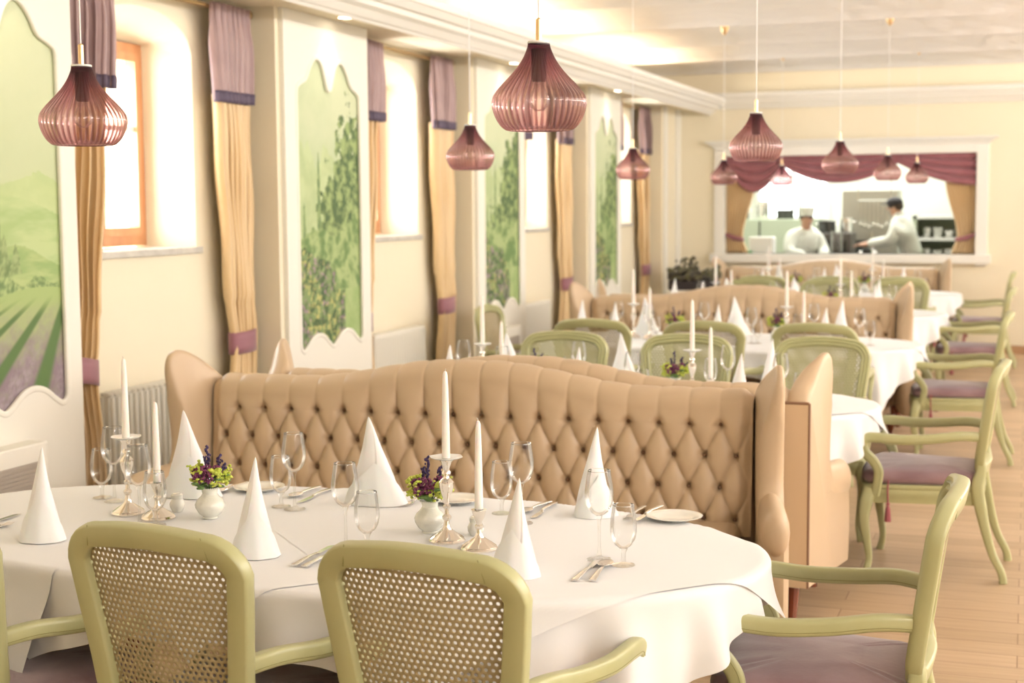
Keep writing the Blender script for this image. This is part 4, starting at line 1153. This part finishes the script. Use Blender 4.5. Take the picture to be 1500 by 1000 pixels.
r=kthing('pass_counter','long kitchen counter behind the hatch','counter',(-2.0,18.05,0)); m=MB(); m.box(-1.5,1.6,-.25,.25,.03,.98); m.build('cabinet',steel_k,r,smooth=False); m=MB(); m.box(-1.55,1.65,-.28,.28,.98,1.02); m.build('worktop',steel,r,smooth=False,bevel=.004)
r=kthing('white_bin','cream white container left of the left cook','container',(-3.06,17.98,1.02)); m=MB(); m.box(-.15,.15,-.12,.12,0,.27); m.build('tub',dish_m,r,smooth=False,bevel=.02)
r=kthing('green_tray','bright green plastic tray on the counter, far left','tray',(-3.29,17.95,1.02)); m=MB(); m.box(-.13,.13,-.14,.14,0,.10); m.build('tray_body',brightgreen,r,smooth=False,bevel=.01)
r=kthing('plant_shelf','sage green cupboard with pale things, kitchen left','cupboard',(-3.45,20.4,0)); m=MB(); m.box(-.6,.75,-.3,.3,0,1.48); m.build('carcass',kgreen,r,smooth=False,bevel=.01); m=MB(); m.box(-.02,.0,-.31,-.30,.1,1.45); m.build('door_gap',kdark,r,smooth=False)
r=kthing('range_stove','dark stove between the two cooks','stove',(-2.30,19.2,0)); m=MB(); m.box(-.28,.20,-.3,.3,0,1.32); m.build('casing',mat('dark_appliance',(.10,.09,.08),.4),r,smooth=False,bevel=.02); m=MB(); m.box(-.22,.14,-.315,-.30,.9,1.22); m.build('stove_door',kdark,r,smooth=False)
r=kthing('glass_rack','clear glass cylinder vase on the pass between the cooks','vase',(-2.17,18.0,1.02)); m=MB(); m.lathe([(0,0),(.07,0),(.07,.34),(.067,.34),(.067,.01),(0,.01)],24); m.build('cylinder',glass_m,r)
r=kthing('shelf_unit','green shelf unit with dishes at the right of the cook','shelf',(-.86,20.0,0)); m=MB(); m.box(-.55,-.50,-.3,.3,0,1.52); m.box(.50,.55,-.3,.3,0,1.52); m.box(-.55,.55,.27,.30,0,1.52); m.build('carcass',kgreen,r,smooth=False)
for z in (.5,.95,1.22,1.50):
    m=MB(); m.box(-.55,.55,-.3,.3,z-.02,z+.02); m.build('shelf_board',dish_m,r,smooth=False)
w=empty('window_5'); struct(w)
m=MB(); m.box(-3.75,-3.70,21.5,21.6,1.5,2.9); m.box(-2.75,-2.70,21.5,21.6,1.5,2.9); m.box(-3.25,-3.21,21.5,21.6,1.5,2.9); m.box(-3.75,-2.70,21.5,21.6,2.9,2.95); m.box(-3.75,-2.70,21.5,21.6,1.45,1.5); m.build('window_frame',trim_m,w,smooth=False)
m=MB(); m.box(-3.70,-2.75,21.56,21.58,1.5,2.9); m.build('window_pane',mat('daylit_frosted_pane',(.9,.95,1),.4,emit=((.95,1,1),3.0)),w,smooth=False)
rp=random.Random(9)
for i_,(x,y,z,rd,h) in enumerate(((-2.42,19.05,1.32,.11,.14),(-2.18,19.1,1.32,.08,.18),(-3.75,20.35,1.48,.10,.16),(-3.45,20.3,1.48,.08,.24),(-3.15,20.35,1.48,.12,.12),(-2.90,20.3,1.48,.07,.20),(-1.80,18.0,1.02,.07,.12))):
    r=kthing('cooking_pot','%s cooking pot in the kitchen, %s'%('steel' if i_%2 else 'dark',['on the stove, left','on the stove, right','on the green cupboard, farthest left','on the green cupboard, second from left','on the green cupboard, third from left','on the green cupboard, right end','on the counter between the cooks'][i_]),'pot',(x,y,z),'pots in the kitchen')
    m=MB(); m.lathe([(0,0),(rd*.95,0),(rd,.01),(rd,h),(rd*1.06,h+.005),(rd*.96,h+.003),(rd*.96,h-.02),(0,h-.02)],20); m.build('vessel',steel if i_%2 else kdark,r)
    for s_ in (-1,1):
        m=MB(); m.tube([(s_*rd,-.03,h*.75),(s_*(rd+.03),-.02,h*.75),(s_*(rd+.03),.02,h*.75),(s_*rd,.03,h*.75)],.006,6); m.build('handle',steel,r)
rr=random.Random(2)
plt=[]
for i in range(12):
    x=-1.25+.075*(i%6)*1.9; z=(1.24 if i<6 else .97); o=MB().lathe([(0,0),(.05,0),(.07,.09+.04*rr.random()),(.066,.09),(.0,.01)],16).build('mixing_bowl',dish_m if i%2 else steel,None,loc=(x,19.9,z))
    tag(o,'small kitchen bowl, %s on the %s shelf at the right'%(['first','second','third','fourth','fifth','sixth'][i%6],'upper' if i<6 else 'lower'),'bowl','bowls on the kitchen shelves')

# people: skinned skeletons
def person(name,label,joints,edges,root,loc,rz,parts):
    """one continuous skinned body; clothing are separate skinned shells following the same joints"""
    r=empty(name,loc,rz,label,'person')
    for (pn,keep,mt,add) in parts:
        idx=[k for k in joints if k in keep]; mp={k:i for i,k in enumerate(idx)}
        me=bpy.data.meshes.new(pn); me.from_pydata([joints[k][0] for k in idx],[(mp[a],mp[b]) for a,b in edges if a in mp and b in mp],[])
        o=bpy.data.objects.new(pn,me); COL.objects.link(o); o.parent=r; me.materials.append(mt)
        s=o.modifiers.new('skin','SKIN'); s.use_smooth_shade=True
        for k,i in mp.items():
            rad=joints[k][1]; sv=me.skin_vertices[0].data[i]; sv.radius=((rad[0]+add),(rad[1]+add)) if hasattr(rad,'__len__') else (rad+add,rad+add); sv.use_root=(k==root or (root not in mp and i==0))
        u=o.modifiers.new('sub','SUBSURF'); u.levels=2; u.render_levels=2
        for f in me.polygons: f.use_smooth=True
    return r
def cook(loc,rz,lean,label,hat,reach,h=1.0):
    J={}
    L=lean
    J['pel']=((0,0,.95),(.15,.11)); J['waist']=((0,.02*L,1.08),(.145,.11)); J['chest']=((0,.10*L,1.30),(.175,.12)); J['shl']=((0,.14*L,1.43),(.12,.09)); J['neck']=((0,.17*L,1.50),.055); J['head']=((0,.20*L+.01,1.585),(.075,.085)); J['crown']=((0,.21*L+.005,1.68),(.07,.085))
    for s,n in ((-1,'l'),(1,'r')):
        J['sh'+n]=((s*.17,.13*L,1.42),.062); J['el'+n]=((s*.25,.13*L+reach*.10,1.20),.045); J['wr'+n]=((s*.12,.13*L+reach*.34,1.16),.032); J['pa'+n]=((s*.09,.13*L+reach*.41,1.155),(.034,.018))
        J['hip'+n]=((s*.09,0,.90),.095); J['kn'+n]=((s*.10,.02,.50),.062); J['an'+n]=((s*.10,0,.10),.042); J['to'+n]=((s*.11,.14,.035),.032)
        for q in range(4): J['f%d'%q+n]=((s*(.115-.018*q),.13*L+reach*(.41+.05),1.152),.009); J['g%d'%q+n]=((s*(.113-.017*q),.13*L+reach*(.41+.085+.006*(q in(1,2))),1.13),.008)
        J['th'+n]=((s*.055,.13*L+reach*.39,1.15),.010); J['tj'+n]=((s*.04,.13*L+reach*.43,1.14),.009)
    E=[('pel','waist'),('waist','chest'),('chest','shl'),('shl','neck'),('neck','head'),('head','crown')]
    for n in 'lr':
        E+=[('shl','sh'+n),('sh'+n,'el'+n),('el'+n,'wr'+n),('wr'+n,'pa'+n),('pel','hip'+n),('hip'+n,'kn'+n),('kn'+n,'an'+n),('an'+n,'to'+n),('pa'+n,'th'+n),('th'+n,'tj'+n)]
        for q in range(4): E+=[('pa'+n,'f%d'%q+n),('f%d'%q+n,'g%d'%q+n)]
    body=set(J); jk={'pel','waist','chest','shl','shl','shr','ell','elr','wrl','wrr'}|{'shl'}
    jk={'pel','waist','chest','shl'}|{'sh'+n for n in 'lr'}|{'el'+n for n in 'lr'}|{'wr'+n for n in 'lr'}
    J2=dict(J)
    r=person('person',label,J,E,'pel',loc,rz,[('body',body,skin_m,0)])
    # 'shl' key is both torso top and left shoulder joint name clash guard
    jj={k:J[k] for k in J}
    person_parts=[('jacket',{'pel','waist','chest','shl','neck','shr','ell','elr','wrl','wrr'},jacket,.034),('trousers',{'pel','hipl','hipr','knl','knr','anl','anr'},trousers,.014)]
    for (pn,keep,mt,add) in person_parts:
        idx=[k for k in J if k in keep]; mp={k:i for i,k in enumerate(idx)}
        me=bpy.data.meshes.new(pn); me.from_pydata([J[k][0] for k in idx],[(mp[a],mp[b]) for a,b in E if a in mp and b in mp],[])
        o=bpy.data.objects.new(pn,me); COL.objects.link(o); o.parent=r; me.materials.append(mt); s=o.modifiers.new('skin','SKIN'); s.use_smooth_shade=True
        for k,i in mp.items():
            rad=J[k][1]; sv=me.skin_vertices[0].data[i]; sv.radius=(rad[0]+add,rad[1]+add) if hasattr(rad,'__len__') else (rad+add,rad+add); sv.use_root=(k=='pel')
        u=o.modifiers.new('sub','SUBSURF'); u.levels=2; u.render_levels=2
    hx,hy=0,.20*L+.01
    m=MB(); m.blob((hx,hy+.085,1.60),.014,1,(.8,1.3,1)); m.build('nose',skin_m,r)
    for s in (-1,1):
        m=MB(); m.blob((hx+s*.078,hy,1.605),.02,1,(.4,.8,1.2)); m.build('ear',skin_m,r)
        m=MB(); m.blob((hx+s*.03,hy+.078,1.625),.009,1); m.build('eye',kdark,r)
    m=MB(); m.blob((hx,hy+.08,1.56),.016,1,(1.3,.4,.35)); m.build('mouth',tie_m,r)
    m=MB(); m.blob((hx,hy-.02,1.63),.09,2,(.95,1,.85)); m.build('hair',mat('dark_hair',(.05,.03,.02),.7) if 'dark_hair' not in MATS else MATS['dark_hair'],r)
    if hat=='cap':
        m=MB(); m.blob((hx,hy,1.675),.098,2,(.95,1.05,.72)); m.build('cap_crown',cap_m,r); m=MB(); m.blob((hx,hy+.11,1.655),.06,2,(1.1,1,.14)); m.build('cap_peak',cap_m,r)
    else:
        m=MB(); m.lathe([(.088,0),(.092,.05),(.10,.08),(.095,.11),(.05,.13),(0,.135)],24,(hx,hy-.005,1.655)); m.build('cloth_cap',jacket,r)
    return r
# rename left shoulder key clash: build with separate keys
cook((-1.33,18.75,0.02),PI/2,1.1,'cook in white jacket and black cap, facing left, arms reaching forward','cap',1.15)
cook((-2.78,18.92,-.12),-PI*.80,1.3,'cook in white jacket and white cap, bending over the counter','white',.9)

# ------------------------------------------------------------------ lights
def area(name,loc,size,energy,col,rot,sy=None,spread=None):
    l=bpy.data.lights.new(name,'AREA'); l.energy=energy; l.color=col; l.shape='RECTANGLE'; l.size=size; l.size_y=sy or size
    if spread: l.spread=spread
    o=bpy.data.objects.new(name,l); COL.objects.link(o); o.location=loc; o.rotation_euler=rot; return o
for i,yc in enumerate(NICHE):
    area('window_daylight',(-4.72,yc,2.03),.85,60,(.93,.97,1.0),(0,-PI/2,0),1.05)   # aims +X
for y in DL:
    l=bpy.data.lights.new('downlight_lamp','SPOT'); l.energy=4; l.color=(1,.88,.70); l.spot_size=math.radians(110); l.spot_blend=.8; l.shadow_soft_size=.04
    o=bpy.data.objects.new('downlight_lamp',l); COL.objects.link(o); o.location=(-3.80,y,SOF-.02)
# cove lighting above the cornices, washing the ceiling; the right-hand strip is added fill
for y in (5.5,8.5,11.5,14.6):
    area('cove_and_fill_light',(-3.85,y,SOF+.09),.12,16,(1,.74,.50),(PI,0,0),2.2)
area('cove_and_fill_light',(-1.0,YB-.10,3.0),4.5,1.2,(1,.85,.68),(PI,0,0),.08)
area('cove_and_fill_light',(3.9,7.0,2.75),.4,950,(1,.945,.93),(PI,-.5,0),19)  # unseen lamp, added to brighten the ceiling and the tabletops
area('kitchen_light',(-2.2,19.6,3.05),3.2,170,(.99,1,.94),(0,0,0),2.5)
W=bpy.data.worlds.new('world'); SC.world=W; W.use_nodes=True; bg=W.node_tree.nodes['Background']; bg.inputs[0].default_value=(1,.985,1,1); bg.inputs[1].default_value=2.25

# ------------------------------------------------------------------ camera
f=2150; yaw=math.radians(19.35); pitch=math.atan(200/2150); roll=.0075
F0=Vector((-math.sin(yaw)*math.cos(pitch),math.cos(yaw)*math.cos(pitch),-math.sin(pitch))); R0=Vector((math.cos(yaw),math.sin(yaw),0)); U0=R0.cross(F0)
Rv=R0*math.cos(roll)-U0*math.sin(roll); Uv=Rv.cross(F0)
cd=bpy.data.cameras.new('camera'); cam=bpy.data.objects.new('camera',cd); COL.objects.link(cam)
M=Matrix(((Rv.x,Uv.x,-F0.x,0),(Rv.y,Uv.y,-F0.y,0),(Rv.z,Uv.z,-F0.z,1.70),(0,0,0,1))); cam.matrix_world=M
cd.sensor_width=36; cd.lens=36*f/1500; cd.clip_start=.05; cd.clip_end=200
cd.dof.use_dof=True; cd.dof.focus_distance=3.9; cd.dof.aperture_fstop=3.7
SC.camera=cam
SC.view_settings.view_transform='Standard'; SC.view_settings.look='None'; SC.view_settings.exposure=.08; SC.view_settings.gamma=1
SC.cycles.use_denoising=True; SC.cycles.max_bounces=10; SC.cycles.transparent_max_bounces=24; SC.cycles.sample_clamp_indirect=6; SC.cycles.caustics_reflective=False; SC.cycles.caustics_refractive=False
